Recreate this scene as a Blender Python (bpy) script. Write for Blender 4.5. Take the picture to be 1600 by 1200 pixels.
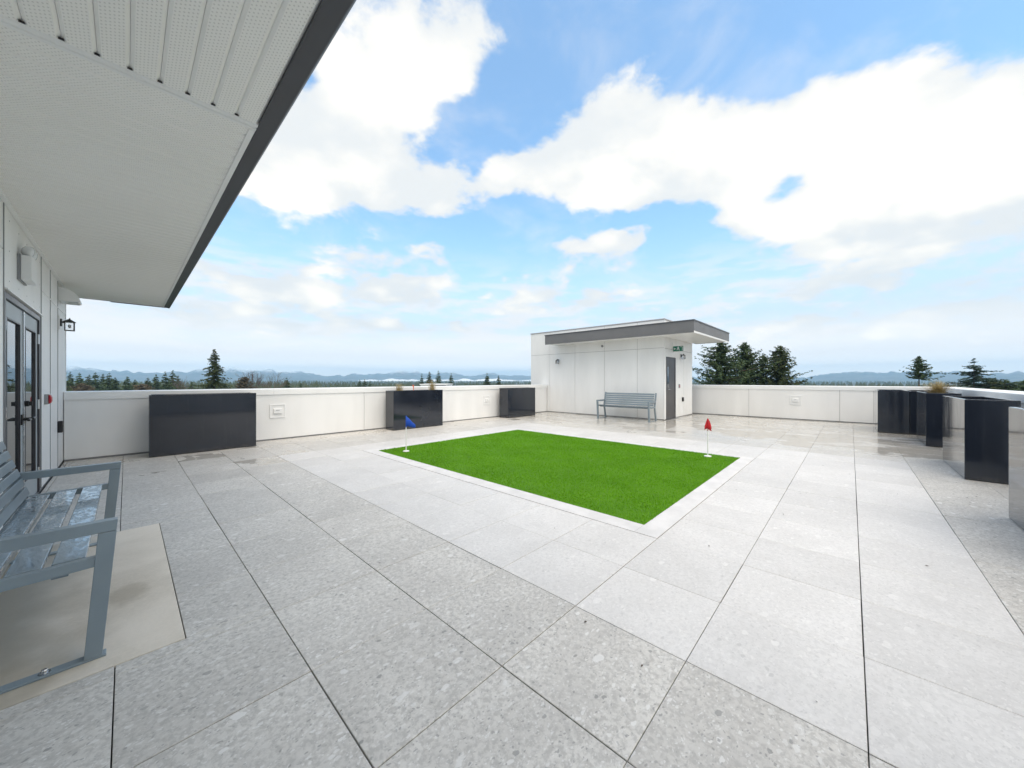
import bpy, math, random
import numpy as np
from mathutils import Vector, Matrix

R = math.radians
random.seed(7)
rng = np.random.default_rng(11)
sc = bpy.context.scene
for o in list(bpy.data.objects):
    bpy.data.objects.remove(o)
COL = sc.collection

# ------------------------------------------------------------------ camera
CAM_H, YAW = 1.307, 43.143
cam = bpy.data.cameras.new('camera')
cam.sensor_width = 36.0
cam.lens = 36.0 * 564.9 / 1600.0
cam.shift_y = -6.0 / 1600.0
cam.clip_start, cam.clip_end = 0.05, 40000.0
cam_o = bpy.data.objects.new('camera', cam)
COL.objects.link(cam_o)
cam_o.location = (0, 0, CAM_H)
cam_o.rotation_euler = (R(90), 0, R(YAW - 90))
sc.camera = cam_o

# ------------------------------------------------------------------ render settings
sc.render.engine = 'CYCLES'
sc.view_settings.view_transform = 'Standard'
sc.view_settings.look = 'None'
sc.view_settings.gamma = 1.0
sc.view_settings.use_curve_mapping = False
sc.view_settings.exposure = 2.46
sc.cycles.use_denoising = True
sc.cycles.max_bounces = 8
sc.cycles.diffuse_bounces = 4
sc.cycles.glossy_bounces = 4
sc.cycles.transparent_max_bounces = 6
sc.cycles.volume_bounces = 1
sc.cycles.sample_clamp_indirect = 6.0

# ------------------------------------------------------------------ sun
SUN_EL, SUN_AZ = 63.0, 202.0            # azimuth clockwise from +Y
sdir = Vector((math.sin(R(SUN_AZ)) * math.cos(R(SUN_EL)), math.cos(R(SUN_AZ)) * math.cos(R(SUN_EL)), math.sin(R(SUN_EL))))
sun = bpy.data.lights.new('sun', 'SUN')
sun.energy, sun.angle, sun.color = 0.58, R(80), (1.0, 0.88, 0.74)
sun_o = bpy.data.objects.new('sun', sun)
COL.objects.link(sun_o)
sun_o.location = (0, 0, 60)
sun_o.rotation_euler = sdir.to_track_quat('Z', 'Y').to_euler()


# ------------------------------------------------------------------ node helper
class NT:
    def __init__(self, tree):
        self.t = tree
        self.n, self.l = tree.nodes, tree.links
        self.n.clear()

    def add(self, kind, **kw):
        nd = self.n.new(kind)
        for k, v in kw.items():
            setattr(nd, k, v)
        return nd

    def put(self, sock, v):
        if hasattr(v, 'is_output'):
            self.l.new(v, sock)
        elif v is not None:
            sock.default_value = v

    def m(self, op, a, b=None, c=None, clamp=False):
        nd = self.add('ShaderNodeMath', operation=op, use_clamp=clamp)
        for i, v in enumerate((a, b, c)):
            self.put(nd.inputs[i], v)
        return nd.outputs[0]

    def vm(self, op, a, b=None, scale=None):
        nd = self.add('ShaderNodeVectorMath', operation=op)
        self.put(nd.inputs[0], a)
        if b is not None:
            self.put(nd.inputs[1], b)
        if scale is not None:
            self.put(nd.inputs['Scale'], scale)
        return nd.outputs['Value'] if op in ('DOT_PRODUCT', 'LENGTH', 'DISTANCE') else nd.outputs[0]

    def sstep(self, v, a, b, lo=0.0, hi=1.0):
        nd = self.add('ShaderNodeMapRange', interpolation_type='SMOOTHSTEP')
        for s, x in zip(('Value', 'From Min', 'From Max', 'To Min', 'To Max'), (v, a, b, lo, hi)):
            self.put(nd.inputs[s], x)
        return nd.outputs[0]

    def mix(self, f, a, b, mode='MIX'):
        nd = self.add('ShaderNodeMix', data_type='RGBA', blend_type=mode)
        self.put(nd.inputs[0], f)
        for s, v in ((nd.inputs[6], a), (nd.inputs[7], b)):
            if isinstance(v, (tuple, list)) and len(v) == 3:
                v = (*v, 1.0)
            self.put(s, v)
        return nd.outputs[2]

    def noise(self, vec, scale, detail=4, rough=0.5, dist=0.0, out=0):
        nd = self.add('ShaderNodeTexNoise')
        self.put(nd.inputs['Vector'], vec)
        self.put(nd.inputs['Scale'], scale)
        self.put(nd.inputs['Detail'], detail)
        self.put(nd.inputs['Roughness'], rough)
        self.put(nd.inputs['Distortion'], dist)
        return nd.outputs[out]

    def voronoi(self, vec, scale, rnd=1.0, feature='F1'):
        nd = self.add('ShaderNodeTexVoronoi', feature=feature)
        self.put(nd.inputs['Vector'], vec)
        self.put(nd.inputs['Scale'], scale)
        self.put(nd.inputs['Randomness'], rnd)
        return nd

    def sep(self, v):
        nd = self.add('ShaderNodeSeparateXYZ')
        self.put(nd.inputs[0], v)
        return nd.outputs

    def comb(self, x, y, z):
        nd = self.add('ShaderNodeCombineXYZ')
        for i, v in enumerate((x, y, z)):
            self.put(nd.inputs[i], v)
        return nd.outputs[0]

    def bump(self, h, strength=0.3, dist=0.01):
        nd = self.add('ShaderNodeBump')
        nd.inputs['Strength'].default_value = strength
        nd.inputs['Distance'].default_value = dist
        self.put(nd.inputs['Height'], h)
        return nd.outputs[0]


# ------------------------------------------------------------------ sky
FWD = Vector((math.cos(R(YAW)), math.sin(R(YAW)), 0))
RGT = Vector((math.sin(R(YAW)), -math.cos(R(YAW)), 0))


def ray(px, py):
    """direction of the real sky seen at a point of the photograph"""
    return (FWD + RGT * ((px - 800) / 564.9) + Vector((0, 0, 1)) * ((594 - py) / 564.9)).normalized()


world = bpy.data.worlds.new('World')
sc.world = world
world.use_nodes = True
w = NT(world.node_tree)
sky = w.add('ShaderNodeTexSky', sky_type='NISHITA', sun_disc=False, sun_elevation=R(SUN_EL), sun_rotation=R(SUN_AZ),
            altitude=60, air_density=1.0, dust_density=0.6, ozone_density=1.0)
D = w.add('ShaderNodeTexCoord').outputs['Generated']
dz = w.sep(D)[2]
dx, dy, _ = w.sep(D)
zc = w.m('MAXIMUM', dz, 0.0)
inv = w.m('DIVIDE', 1.0, w.m('ADD', zc, 0.30))
P = w.comb(w.m('MULTIPLY', dx, inv), w.m('MULTIPLY', dy, inv), w.m('MULTIPLY', w.m('MULTIPLY', dz, inv), 1.35))
n_big = w.noise(P, 2.3, 3, 0.5, 0.0)
n_fine = w.noise(P, 6.5, 12, 0.60, 0.1)
# the cloud banks, as masses of the sky: direction of the middle, half width, half height (radians), tilt, weight
BLOBS = [
    (570, 130, .36, .20, 20, .9), (470, 230, .22, .17, 25, .55), (700, 95, .17, .12, 25, .55), (620, 165, .20, .11, 28, .45),
    (470, 290, .20, .13, 0, .7), (570, 292, .24, .09, -6, .85), (690, 285, .24, .085, 5, .85),
    (900, 235, .24, .13, 20, .85), (1010, 235, .28, .16, 10, .95), (1140, 220, .24, .13, 5, .85), (960, 165, .16, .10, -20, .6),
    (1090, 270, .36, .08, 0, .6), (800, 262, .16, .07, 15, .5),
    (1330, 190, .20, .14, 20, .9), (1270, 215, .17, .10, 10, .6), (1430, 250, .30, .17, 5, .95), (1560, 250, .28, .19, 0, .9), (1350, 290, .26, .12, 0, .85),
    (1160, 335, .17, .07, -15, .75), (1180, 300, .10, .07, -30, .5), (1530, 200, .16, .12, 20, .5),
    (945, 372, .14, .10, 0, 1.0), (890, 385, .07, .05, 0, .4),
    (490, 455, .18, .07, 0, .95), (640, 452, .16, .07, 0, .95), (560, 400, .14, .045, 8, .55), (660, 400, .12, .035, 8, .45), (420, 480, .16, .05, 0, .45),
    (1290, 448, .12, .04, 5, .5), (1180, 460, .12, .03, 0, .3), (830, 440, .12, .045, 0, .45), (980, 460, .2, .05, 0, .3), (1500, 390, .25, .07, 0, .3), (330, 430, .14, .06, 0, .55), (350, 500, .14, .04, 0, .7), (480, 520, .12, .035, 0, .7), (590, 505, .14, .035, 0, .7), (720, 515, .12, .03, 0, .65), (800, 470, .13, .045, 0, .65), (960, 465, .16, .045, 0, .6), (1200, 520, .14, .035, 0, .6), (1320, 500, .18, .04, 0, .65), (1480, 515, .16, .04, 0, .65), (1560, 470, .14, .05, 0, .6),
    # gaps of open blue
    (1010, 338, .34, .035, 0, -.9), (840, 335, .16, .05, 0, -.6), (1060, 380, .10, .06, 0, -.6),
    (1232, 285, .075, .058, 30, -1.9), (760, 200, .14, .10, 35, -.75), (1150, 110, .42, .10, -4, -.8), (1560, 120, .25, .07, 0, -.6), (870, 130, .16, .10, 30, -.7),
    (640, 345, .42, .04, 2, -.5), (800, 385, .16, .05, 0, -.4), (1080, 395, .15, .06, 0, -.3), (480, 120, .05, .08, 30, -.7),
]
den = None
for (px, py, rh, rv, tilt, wt) in BLOBS:
    c = ray(px, py)
    r_ = c.cross(Vector((0, 0, 1))).normalized()
    u_ = r_.cross(c).normalized()
    a = R(tilt)
    r2, u2 = r_ * math.cos(a) + u_ * math.sin(a), u_ * math.cos(a) - r_ * math.sin(a)
    eul = Matrix((r2, u2, r2.cross(u2))).transposed().to_euler()
    mp = w.add('ShaderNodeMapping', vector_type='TEXTURE')
    w.put(mp.inputs['Vector'], D)
    mp.inputs['Location'].default_value = c
    mp.inputs['Rotation'].default_value = eul
    mp.inputs['Scale'].default_value = (rh * 1.08, rv * 1.08, 0.6)
    g = w.add('ShaderNodeTexGradient', gradient_type='QUADRATIC_SPHERE' if False else 'SPHERICAL')
    w.put(g.inputs[0], mp.outputs[0])
    den = w.m('MULTIPLY', g.outputs['Fac'], wt) if den is None else w.m('MULTIPLY_ADD', g.outputs['Fac'], wt, den)
# elsewhere in the sky the same broken cloud goes on, from the noise alone
ahead = w.vm('DOT_PRODUCT', D, tuple(ray(800, 330)))
elsewhere = w.sstep(ahead, 0.62, 0.30)
den = w.m('ADD', den, w.m('MULTIPLY', elsewhere, w.m('MULTIPLY', w.m('SUBTRACT', n_big, 0.25), 3.4)))
field = w.m('ADD', den, w.m('ADD', w.m('MULTIPLY', w.m('SUBTRACT', n_fine, 0.5), 2.5), w.m('MULTIPLY', w.m('SUBTRACT', n_big, 0.5), 0.9)))
mask = w.sstep(field, 0.16, 0.66)
wisp = w.m('MULTIPLY', w.sstep(w.noise(P, 3.4, 9, 0.62, 0.5), 0.46, 0.74), 0.3)
low = w.sstep(dz, 0.44, 0.0)
lowband = w.m('POWER', low, 1.25)
streak = w.noise(w.comb(w.m('MULTIPLY', dx, 4.0), w.m('MULTIPLY', dy, 4.0), w.m('MULTIPLY', dz, 22.0)), 1.6, 8, 0.6, 0.2)
streaks = w.m('MULTIPLY', w.sstep(streak, 0.44, 0.60), w.m('MULTIPLY', w.sstep(dz, 0.36, 0.16), w.sstep(dz, 0.02, 0.09, 0.0, 0.85)))
tint = w.mix(1.0, sky.outputs[0], (.43, .585, .59), 'MULTIPLY')
veil = w.mix(w.m('ADD', 0.10, w.m('MULTIPLY', lowband, 0.85)), tint, (1.55, 1.5, 1.64))

veil = w.mix(w.m('MAXIMUM', wisp, streaks), veil, (1.95, 1.9, 1.86))
body = w.sstep(w.m('ADD', w.noise(P, 3.2, 5, 0.5, 0.2), w.m('MULTIPLY', w.m('SUBTRACT', field, 0.5), 0.16)), 0.44, 0.78)
cloud = w.mix(body, (1.66, 1.71, 1.72), (2.3, 2.18, 1.98))
final = w.mix(mask, veil, cloud)
final = w.mix(w.sstep(dz, 0.16, 0.04, 0.0, 0.5), final, (3.6, 3.25, 2.9))
final = w.mix(w.sstep(dz, 0.065, 0.015, 0.0, 0.6), final, (5.2, 4.8, 4.2))
bg = w.add('ShaderNodeBackground')
w.put(bg.inputs[0], final)
bg.inputs[1].default_value = 0.1
w.l.new(bg.outputs[0], w.add('ShaderNodeOutputWorld').inputs[0])
world.cycles.sampling_method = 'MANUAL'
world.cycles.sample_map_resolution = 1024


# ------------------------------------------------------------------ materials
def mat(name):
    m = bpy.data.materials.new(name)
    m.use_nodes = True
    t = NT(m.node_tree)
    b = t.add('ShaderNodeBsdfPrincipled')
    o = t.add('ShaderNodeOutputMaterial')
    t.l.new(b.outputs[0], o.inputs[0])
    return m, t, b


def setp(t, b, **kw):
    for k, v in kw.items():
        k = k.replace('_', ' ')
        if isinstance(v, (tuple, list)) and len(v) == 3:
            v = (*v, 1.0)
        t.put(b.inputs[k], v)


def pos(t):
    return t.add('ShaderNodeNewGeometry').outputs['Position']


def objc(t):
    return t.add('ShaderNodeTexCoord').outputs['Object']


def paint(name, col, rough=0.5, var=0.06, scale=3.0, bump=0.0, spec=0.5, metal=0.0, streak=False):
    m, t, b = mat(name)
    p = pos(t)
    if streak:
        x, y, z = t.sep(p)
        p2 = t.comb(t.m('MULTIPLY', x, 1.0), t.m('MULTIPLY', y, 1.0), t.m('MULTIPLY', z, 0.22))
        n = t.noise(p2, scale, 6, 0.6)
    else:
        n = t.noise(p, scale, 5, 0.55)
    f = t.sstep(n, 0.3, 0.7)
    c = t.mix(f, tuple(x * (1 - var) for x in col), tuple(min(1, x * (1 + var * .6)) for x in col))
    setp(t, b, Base_Color=c, Roughness=t.m('ADD', rough - .05, t.m('MULTIPLY', f, 0.1)), Metallic=metal, Specular_IOR_Level=spec)
    if bump:
        setp(t, b, Normal=t.bump(t.noise(p, 160, 3, 0.6), bump, 0.002))
    return m


TILE, TX, TY = 0.605, 1.175, 0.560


def terrazzo(name, base_a, base_b, chip_l, chip_d, chip_amt, wet):
    m, t, b = mat(name)
    p = pos(t)
    x, y, z = t.sep(p)
    ci = t.m('FLOOR', t.m('DIVIDE', t.m('SUBTRACT', x, TX), TILE))
    cj = t.m('FLOOR', t.m('DIVIDE', t.m('SUBTRACT', y, TY), TILE))
    wn = t.add('ShaderNodeTexWhiteNoise', noise_dimensions='2D')
    t.put(wn.inputs['Vector'], t.comb(ci, cj, 0.0))
    tr = wn.outputs['Value']
    q = t.vm('ADD', t.comb(x, y, 0.0), t.vm('SCALE', wn.outputs['Color'], scale=37.0))
    warp = t.vm('SCALE', t.vm('SUBTRACT', t.noise(q, 22, 3, 0.6, out=1), (.5, .5, .5)), scale=0.035)
    qw = t.vm('ADD', q, warp)
    big = t.sstep(t.noise(q, 2.6, 5, 0.6), 0.32, 0.68)
    fine = t.noise(qw, 42, 5, 0.68)
    c = t.mix(big, base_a, base_b)
    c = t.mix(t.m('MULTIPLY', t.sstep(fine, 0.40, 0.64), 0.8 if wet else 0.5), c, tuple(v * (0.76 if wet else 0.84) for v in base_a))

    def chips(scale, keep, r, stretch, ang, colr, amt, c):
        mp = t.add('ShaderNodeMapping')
        t.put(mp.inputs['Vector'], qw)
        mp.inputs['Rotation'].default_value = (0, 0, ang)
        mp.inputs['Scale'].default_value = (1.0, stretch, 1.0)
        v = t.voronoi(mp.outputs[0], scale)
        sr, sg, sb = t.sep(v.outputs['Color'])
        rad = t.m('MULTIPLY', t.m('ADD', 0.35, sg), r)
        inside = t.sstep(t.m('SUBTRACT', rad, v.outputs['Distance']), -0.02, 0.05)
        k = t.m('MULTIPLY', inside, t.m('GREATER_THAN', sr, 1 - keep))
        return t.mix(t.m('MULTIPLY', k, t.m('MULTIPLY', t.m('ADD', 0.45, t.m('MULTIPLY', sb, 0.55)), amt)), c, colr)
    c = chips(70, 0.42, 0.36, 1.5, 0.5, chip_l, chip_amt * .75, c)
    c = chips(62, 0.30, 0.34, 1.6, 2.0, chip_d, chip_amt * .8, c)
    c = chips(27, 0.26, 0.34, 1.7, 1.1, chip_l, chip_amt * .85, c)
    c = chips(24, 0.13, 0.27, 1.5, 2.6, chip_d, chip_amt * .9, c)
    c = chips(11.5, 0.13, 0.33, 1.6, 0.3, chip_l, chip_amt, c)
    tone = t.m('ADD', 0.945, t.m('MULTIPLY', tr, 0.10))
    c = t.mix(1.0, c, t.comb(tone, tone, tone), 'MULTIPLY')
    soil = t.sstep(t.noise(p, 0.9, 6, 0.62), 0.50, 0.78)
    c = t.mix(t.m('MULTIPLY', soil, 0.20), c, tuple(v * 0.62 for v in base_a))
    rough = t.m('ADD', 0.40, t.m('MULTIPLY', fine, 0.16))
    bumpn = t.bump(fine, 0.12, 0.003)
    if wet:
        # rain water still lying by the shed and the planters, tile by tile
        far = t.sstep(x, 8.0, 9.6)
        near = t.sstep(t.vm('DISTANCE', t.comb(x, y, 0), (1.4, 7.7, 0.0)), 2.2, 0.5, 0, .80)
        strip = t.m('MULTIPLY', t.sstep(y, 7.2, 8.2), 0.62)
        side = t.m('MULTIPLY', t.sstep(y, -0.7, -1.5), 0.35)
        reg = t.m('MAXIMUM', t.m('MAXIMUM', far, near), t.m('MAXIMUM', strip, side))
        wfld = t.m('ADD', t.noise(t.comb(t.m('MULTIPLY', x, 1.5), y, 0.0), 1.1, 5, 0.55), t.m('MULTIPLY', t.m('SUBTRACT', tr, 0.5), 0.22))
        wm = t.sstep(t.m('ADD', wfld, t.m('MULTIPLY', t.m('SUBTRACT', reg, 1.0), 0.42)), 0.44, 0.53)
        c = t.mix(t.m('MULTIPLY', wm, 0.6), c, tuple(v * v * 1.1 for v in base_b))
        damp = t.m('MULTIPLY', far, 0.22)
        rough = t.m('ADD', t.m('MULTIPLY', t.m('SUBTRACT', rough, damp), t.m('SUBTRACT', 1.0, wm)), t.m('MULTIPLY', wm, 0.035))
        bm = t.add('ShaderNodeBump')
        bm.inputs['Distance'].default_value = 0.003
        t.put(bm.inputs['Height'], fine)
        t.put(bm.inputs['Strength'], t.m('MULTIPLY', t.m('SUBTRACT', 1.0, wm), 0.12))
        bumpn = bm.outputs[0]
    setp(t, b, Base_Color=c, Roughness=rough, Normal=bumpn, Specular_IOR_Level=0.5)
    return m


M = {}
M['paver_white'] = terrazzo('pale_terrazzo_paver', (.605, .59, .57), (.665, .65, .63), (.76, .745, .72), (.43, .42, .41), .6, False)
M['paver_grey'] = terrazzo('grey_terrazzo_paver', (.53, .51, .475), (.62, .60, .56), (.70, .69, .665), (.26, .258, .245), .95, True)
M['bed'] = paint('dark_joint_bed', (.03, .03, .03), .9)
M['white_panel'] = paint('white_fibre_cement', (.86, .86, .85), .48, .055, 1.6, .08, streak=True)
M['white_metal'] = paint('white_coated_metal', (.85, .855, .85), .35, .03, 2.0)
M['soffit'] = None
M['joint'] = paint('grey_panel_joint', (.30, .30, .30), .8)
M['charcoal'] = paint('charcoal_fascia_metal', (.075, .078, .086), .42, .08, 2.0)
M['grey_fascia'] = paint('mid_grey_fascia_metal', (.16, .16, .165), .45, .06, 2.0)
M['grey_coping'] = paint('light_grey_coping', (.40, .40, .41), .4, .05)
M['concrete_white'] = paint('pale_concrete', (.64, .63, .62), .7, .09, 5.0, .25)
M['door_grey'] = paint('blue_grey_door_metal', (.36, .40, .42), .45, .04, 2.0)
M['frame_dark'] = paint('dark_bronze_frame', (.055, .052, .058), .35, .06, 2.0)
M['black'] = paint('black_coated_metal', (.012, .012, .013), .35, .1, 5.0)
M['chrome'] = paint('brushed_steel', (.55, .56, .57), .28, .06, 8.0, metal=1.0)
M['red'] = paint('red_plastic', (.42, .012, .02), .3, .05)
M['grey_box'] = paint('grey_painted_box', (.28, .29, .30), .45, .05)
M['soil'] = paint('dark_planting_soil', (.035, .026, .018), .95, .4, 25, .5)
M['straw'] = paint('straw_coloured_grass', (.42, .33, .15), .7, .35, 30)
M['stake'] = paint('orange_plastic', (.75, .16, .06), .5, .05)
M['pole_white'] = paint('white_pole', (.82, .82, .80), .35, .03)
M['flag_blue'] = paint('blue_flag_cloth', (.006, .075, .50), .7, .15, 9)
M['flag_red'] = paint('red_flag_cloth', (.50, .012, .02), .7, .15, 9)
M['lens'] = paint('frosted_lens', (.75, .77, .78), .15, .03)
M['exit_green'] = paint('exit_sign_green', (.01, .16, .10), .3, .03)
M['roofing'] = paint('grey_roof_membrane', (.30, .30, .30), .8, .1, 1.0)
M['bark'] = paint('grey_brown_bark', (.085, .065, .05), .9, .3, 6, .4)
M['twig'] = paint('bare_twig_bark', (.13, .10, .085), .9, .3, 6)


def mk_soffit():
    m, t, b = mat('perforated_white_soffit')
    x, y, z = t.sep(objc(t))
    S = 0.021
    row = t.m('FLOOR', t.m('DIVIDE', y, S * .6))
    fx = t.m('SUBTRACT', t.m('FRACT', t.m('ADD', t.m('DIVIDE', x, S), t.m('MULTIPLY', t.m('MODULO', row, 2.0), 0.5))), 0.5)
    fy = t.m('SUBTRACT', t.m('FRACT', t.m('DIVIDE', y, S * .6)), 0.5)
    r2 = t.m('ADD', t.m('MULTIPLY', fx, fx), t.m('MULTIPLY', t.m('MULTIPLY', fy, fy), 0.45))
    hole = t.m('MULTIPLY', t.sstep(r2, 0.035, 0.012), t.m('LESS_THAN', t.m('ABSOLUTE', y), 0.036))
    n = t.sstep(t.noise(pos(t), 1.2, 4), .3, .7)
    c = t.mix(n, (.87, .865, .835), (.89, .885, .86))
    c = t.mix(t.m('MULTIPLY', hole, .36), c, (.16, .16, .155))
    setp(t, b, Base_Color=c, Roughness=.45, Normal=t.bump(t.m('SUBTRACT', 1.0, hole), .3, .003))
    return m


M['soffit'] = mk_soffit()


def mk_planter():
    m, t, b = mat('gloss_charcoal_planter')
    p = pos(t)
    n = t.sstep(t.noise(p, 2.2, 6, .6), .3, .7)
    smear = t.noise(t.vm('MULTIPLY', p, (1, 1, .25)), 5, 6, .65)
    c = t.mix(n, (.014, .018, .027), (.017, .021, .031))
    drip = t.noise(t.vm('MULTIPLY', p, (1, 1, .06)), 22, 4, .6)
    c = t.mix(t.m('MULTIPLY', t.sstep(drip, .56, .74), .15), c, (.05, .054, .06))
    dust = t.sstep(t.m('ADD', t.sep(p)[2], t.m('MULTIPLY', t.noise(p, 7, 5), .12)), .13, .04)
    c = t.mix(t.m('MULTIPLY', dust, .4), c, (.09, .085, .075))
    setp(t, b, Base_Color=c, Roughness=t.m('ADD', .07, t.m('MULTIPLY', t.sstep(smear, .45, .75), .10)), Specular_IOR_Level=.5,
         Normal=t.bump(t.noise(p, 1.6, 2, .4), .05, .02))
    setp(t, b, Coat_Weight=.35, Coat_Roughness=.04)
    return m


M['planter'] = mk_planter()


def mk_bench(wet):
    m, t, b = mat('wet_slate_blue_paint' if wet else 'slate_blue_paint')
    p = pos(t)
    n = t.sstep(t.noise(p, 3, 4), .3, .7)
    c = t.mix(n, (.20, .25, .285), (.23, .285, .32))
    if wet:
        f = t.noise(t.vm('MULTIPLY', p, (1, .5, 1)), 30, 6, .65, .6)
        pool = t.sstep(f, .44, .54)
        drops = t.sstep(t.voronoi(p, 70).outputs['Distance'], .32, .12)
        nrm = t.bump(t.m('ADD', pool, t.m('MULTIPLY', drops, .7)), .16, .004)
        setp(t, b, Base_Color=c, Roughness=t.m('ADD', .08, t.m('MULTIPLY', t.m('SUBTRACT', 1.0, pool), .18)), Normal=nrm,
             Coat_Weight=t.m('ADD', .15, t.m('MULTIPLY', pool, .4)), Coat_Roughness=.05)
    else:
        setp(t, b, Base_Color=c, Roughness=.33)
    return m


M['bench'], M['bench_wet'] = mk_bench(False), mk_bench(True)


def mk_pad():
    m, t, b = mat('stained_beige_concrete')
    p = pos(t)
    a = t.sstep(t.noise(p, 1.7, 7, .6, .4), .3, .7)
    f = t.noise(p, 60, 4, .6)
    c = t.mix(a, (.57, .52, .44), (.74, .685, .60))
    c = t.mix(t.m('MULTIPLY', t.sstep(f, .4, .7), .25), c, (.80, .73, .62))
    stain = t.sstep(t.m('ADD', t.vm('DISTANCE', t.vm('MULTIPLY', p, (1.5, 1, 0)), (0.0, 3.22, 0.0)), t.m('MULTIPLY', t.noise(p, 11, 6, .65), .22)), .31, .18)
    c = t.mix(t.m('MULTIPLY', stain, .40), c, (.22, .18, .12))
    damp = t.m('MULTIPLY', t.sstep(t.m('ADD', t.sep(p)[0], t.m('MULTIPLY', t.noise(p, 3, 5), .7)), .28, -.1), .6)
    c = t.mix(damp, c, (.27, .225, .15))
    setp(t, b, Base_Color=c, Roughness=t.m('SUBTRACT', .6, t.m('MULTIPLY', damp, .4)), Normal=t.bump(f, .15, .002))
    return m


M['pad'] = mk_pad()


def mk_glass():
    m, t, b = mat('dark_door_glass')
    setp(t, b, Base_Color=(.02, .024, .026), Roughness=.008, IOR=2.9, Specular_IOR_Level=.5)
    return m


M['glass'] = mk_glass()


def mk_clear():
    m, t, b = mat('clear_lantern_glass')
    setp(t, b, Base_Color=(.95, .95, .95), Roughness=.03, IOR=1.3, Transmission_Weight=.9)
    return m


M['clear'] = mk_clear()


def mk_turf(blade):
    m, t, b = mat('turf_blade_green' if blade else 'turf_backing_green')
    p = pos(t)
    n = t.sstep(t.noise(p, 1.3, 5, .6), .3, .7)
    f = t.noise(p, 140, 2, .7)
    k = 1.0 if blade else .6
    c = t.mix(n, (.115 * k, .31 * k, .005 * k), (.145 * k, .365 * k, .008 * k))
    c = t.mix(t.m('MULTIPLY', t.sstep(f, .35, .7), .5), c, (.16 * k, .40 * k, .03 * k))
    setp(t, b, Base_Color=c, Roughness=.6, Specular_IOR_Level=.12)
    return m


M['turf'], M['blade'] = mk_turf(False), mk_turf(True)


def mk_leaf(name, a, bcol):
    m, t, b = mat(name)
    n = t.sstep(t.noise(pos(t), 1.1, 4, .7), .35, .65)
    oi = t.add('ShaderNodeObjectInfo').outputs['Random']
    c = t.mix(n, a, bcol)
    k = t.m('ADD', .8, t.m('MULTIPLY', oi, .4))
    c = t.mix(1.0, c, t.comb(k, k, k), 'MULTIPLY')
    setp(t, b, Base_Color=c, Roughness=.75, Specular_IOR_Level=.2)
    return m


M['needle'] = mk_leaf('dark_conifer_needles', (.038, .066, .032), (.09, .13, .055))
M['needle_light'] = mk_leaf('olive_conifer_needles', (.035, .055, .022), (.085, .105, .04))
M['needle_blue'] = mk_leaf('blue_green_cedar_needles', (.028, .055, .04), (.06, .10, .07))
M['dry_leaf'] = mk_leaf('brown_winter_twigs', (.10, .08, .055), (.17, .14, .09))
M['forest'] = mk_leaf('far_forest_green', (.030, .050, .030), (.07, .085, .05))


def mk_ground():
    m, t, b = mat('far_wooded_ground')
    p = pos(t)
    n = t.sstep(t.noise(p, .004, 8, .65), .42, .62)
    c = t.mix(n, (.035, .05, .03), (.10, .09, .06))
    setp(t, b, Base_Color=c, Roughness=.95)
    return m


M['ground'] = mk_ground()


def mk_mount():
    m, t, b = mat('forested_rock_with_snow')
    p = pos(t)
    n = t.noise(p, .006, 10, .65)
    c = t.mix(t.sstep(n, .4, .62), (.05, .07, .06), (.13, .13, .13))
    z = t.sep(p)[2]
    s = t.sstep(t.m('ADD', z, t.m('MULTIPLY', t.m('SUBTRACT', t.noise(p, .012, 8, .7), .5), 260)), 85, 150)
    c = t.mix(t.m('MULTIPLY', s, .85), c, (.85, .87, .9))
    setp(t, b, Base_Color=c, Roughness=.95)
    return m


M['mountain'] = mk_mount()
M['fog'] = paint('white_mist', (.92, .93, .94), 1.0, .04, .002, spec=0.0)


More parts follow.
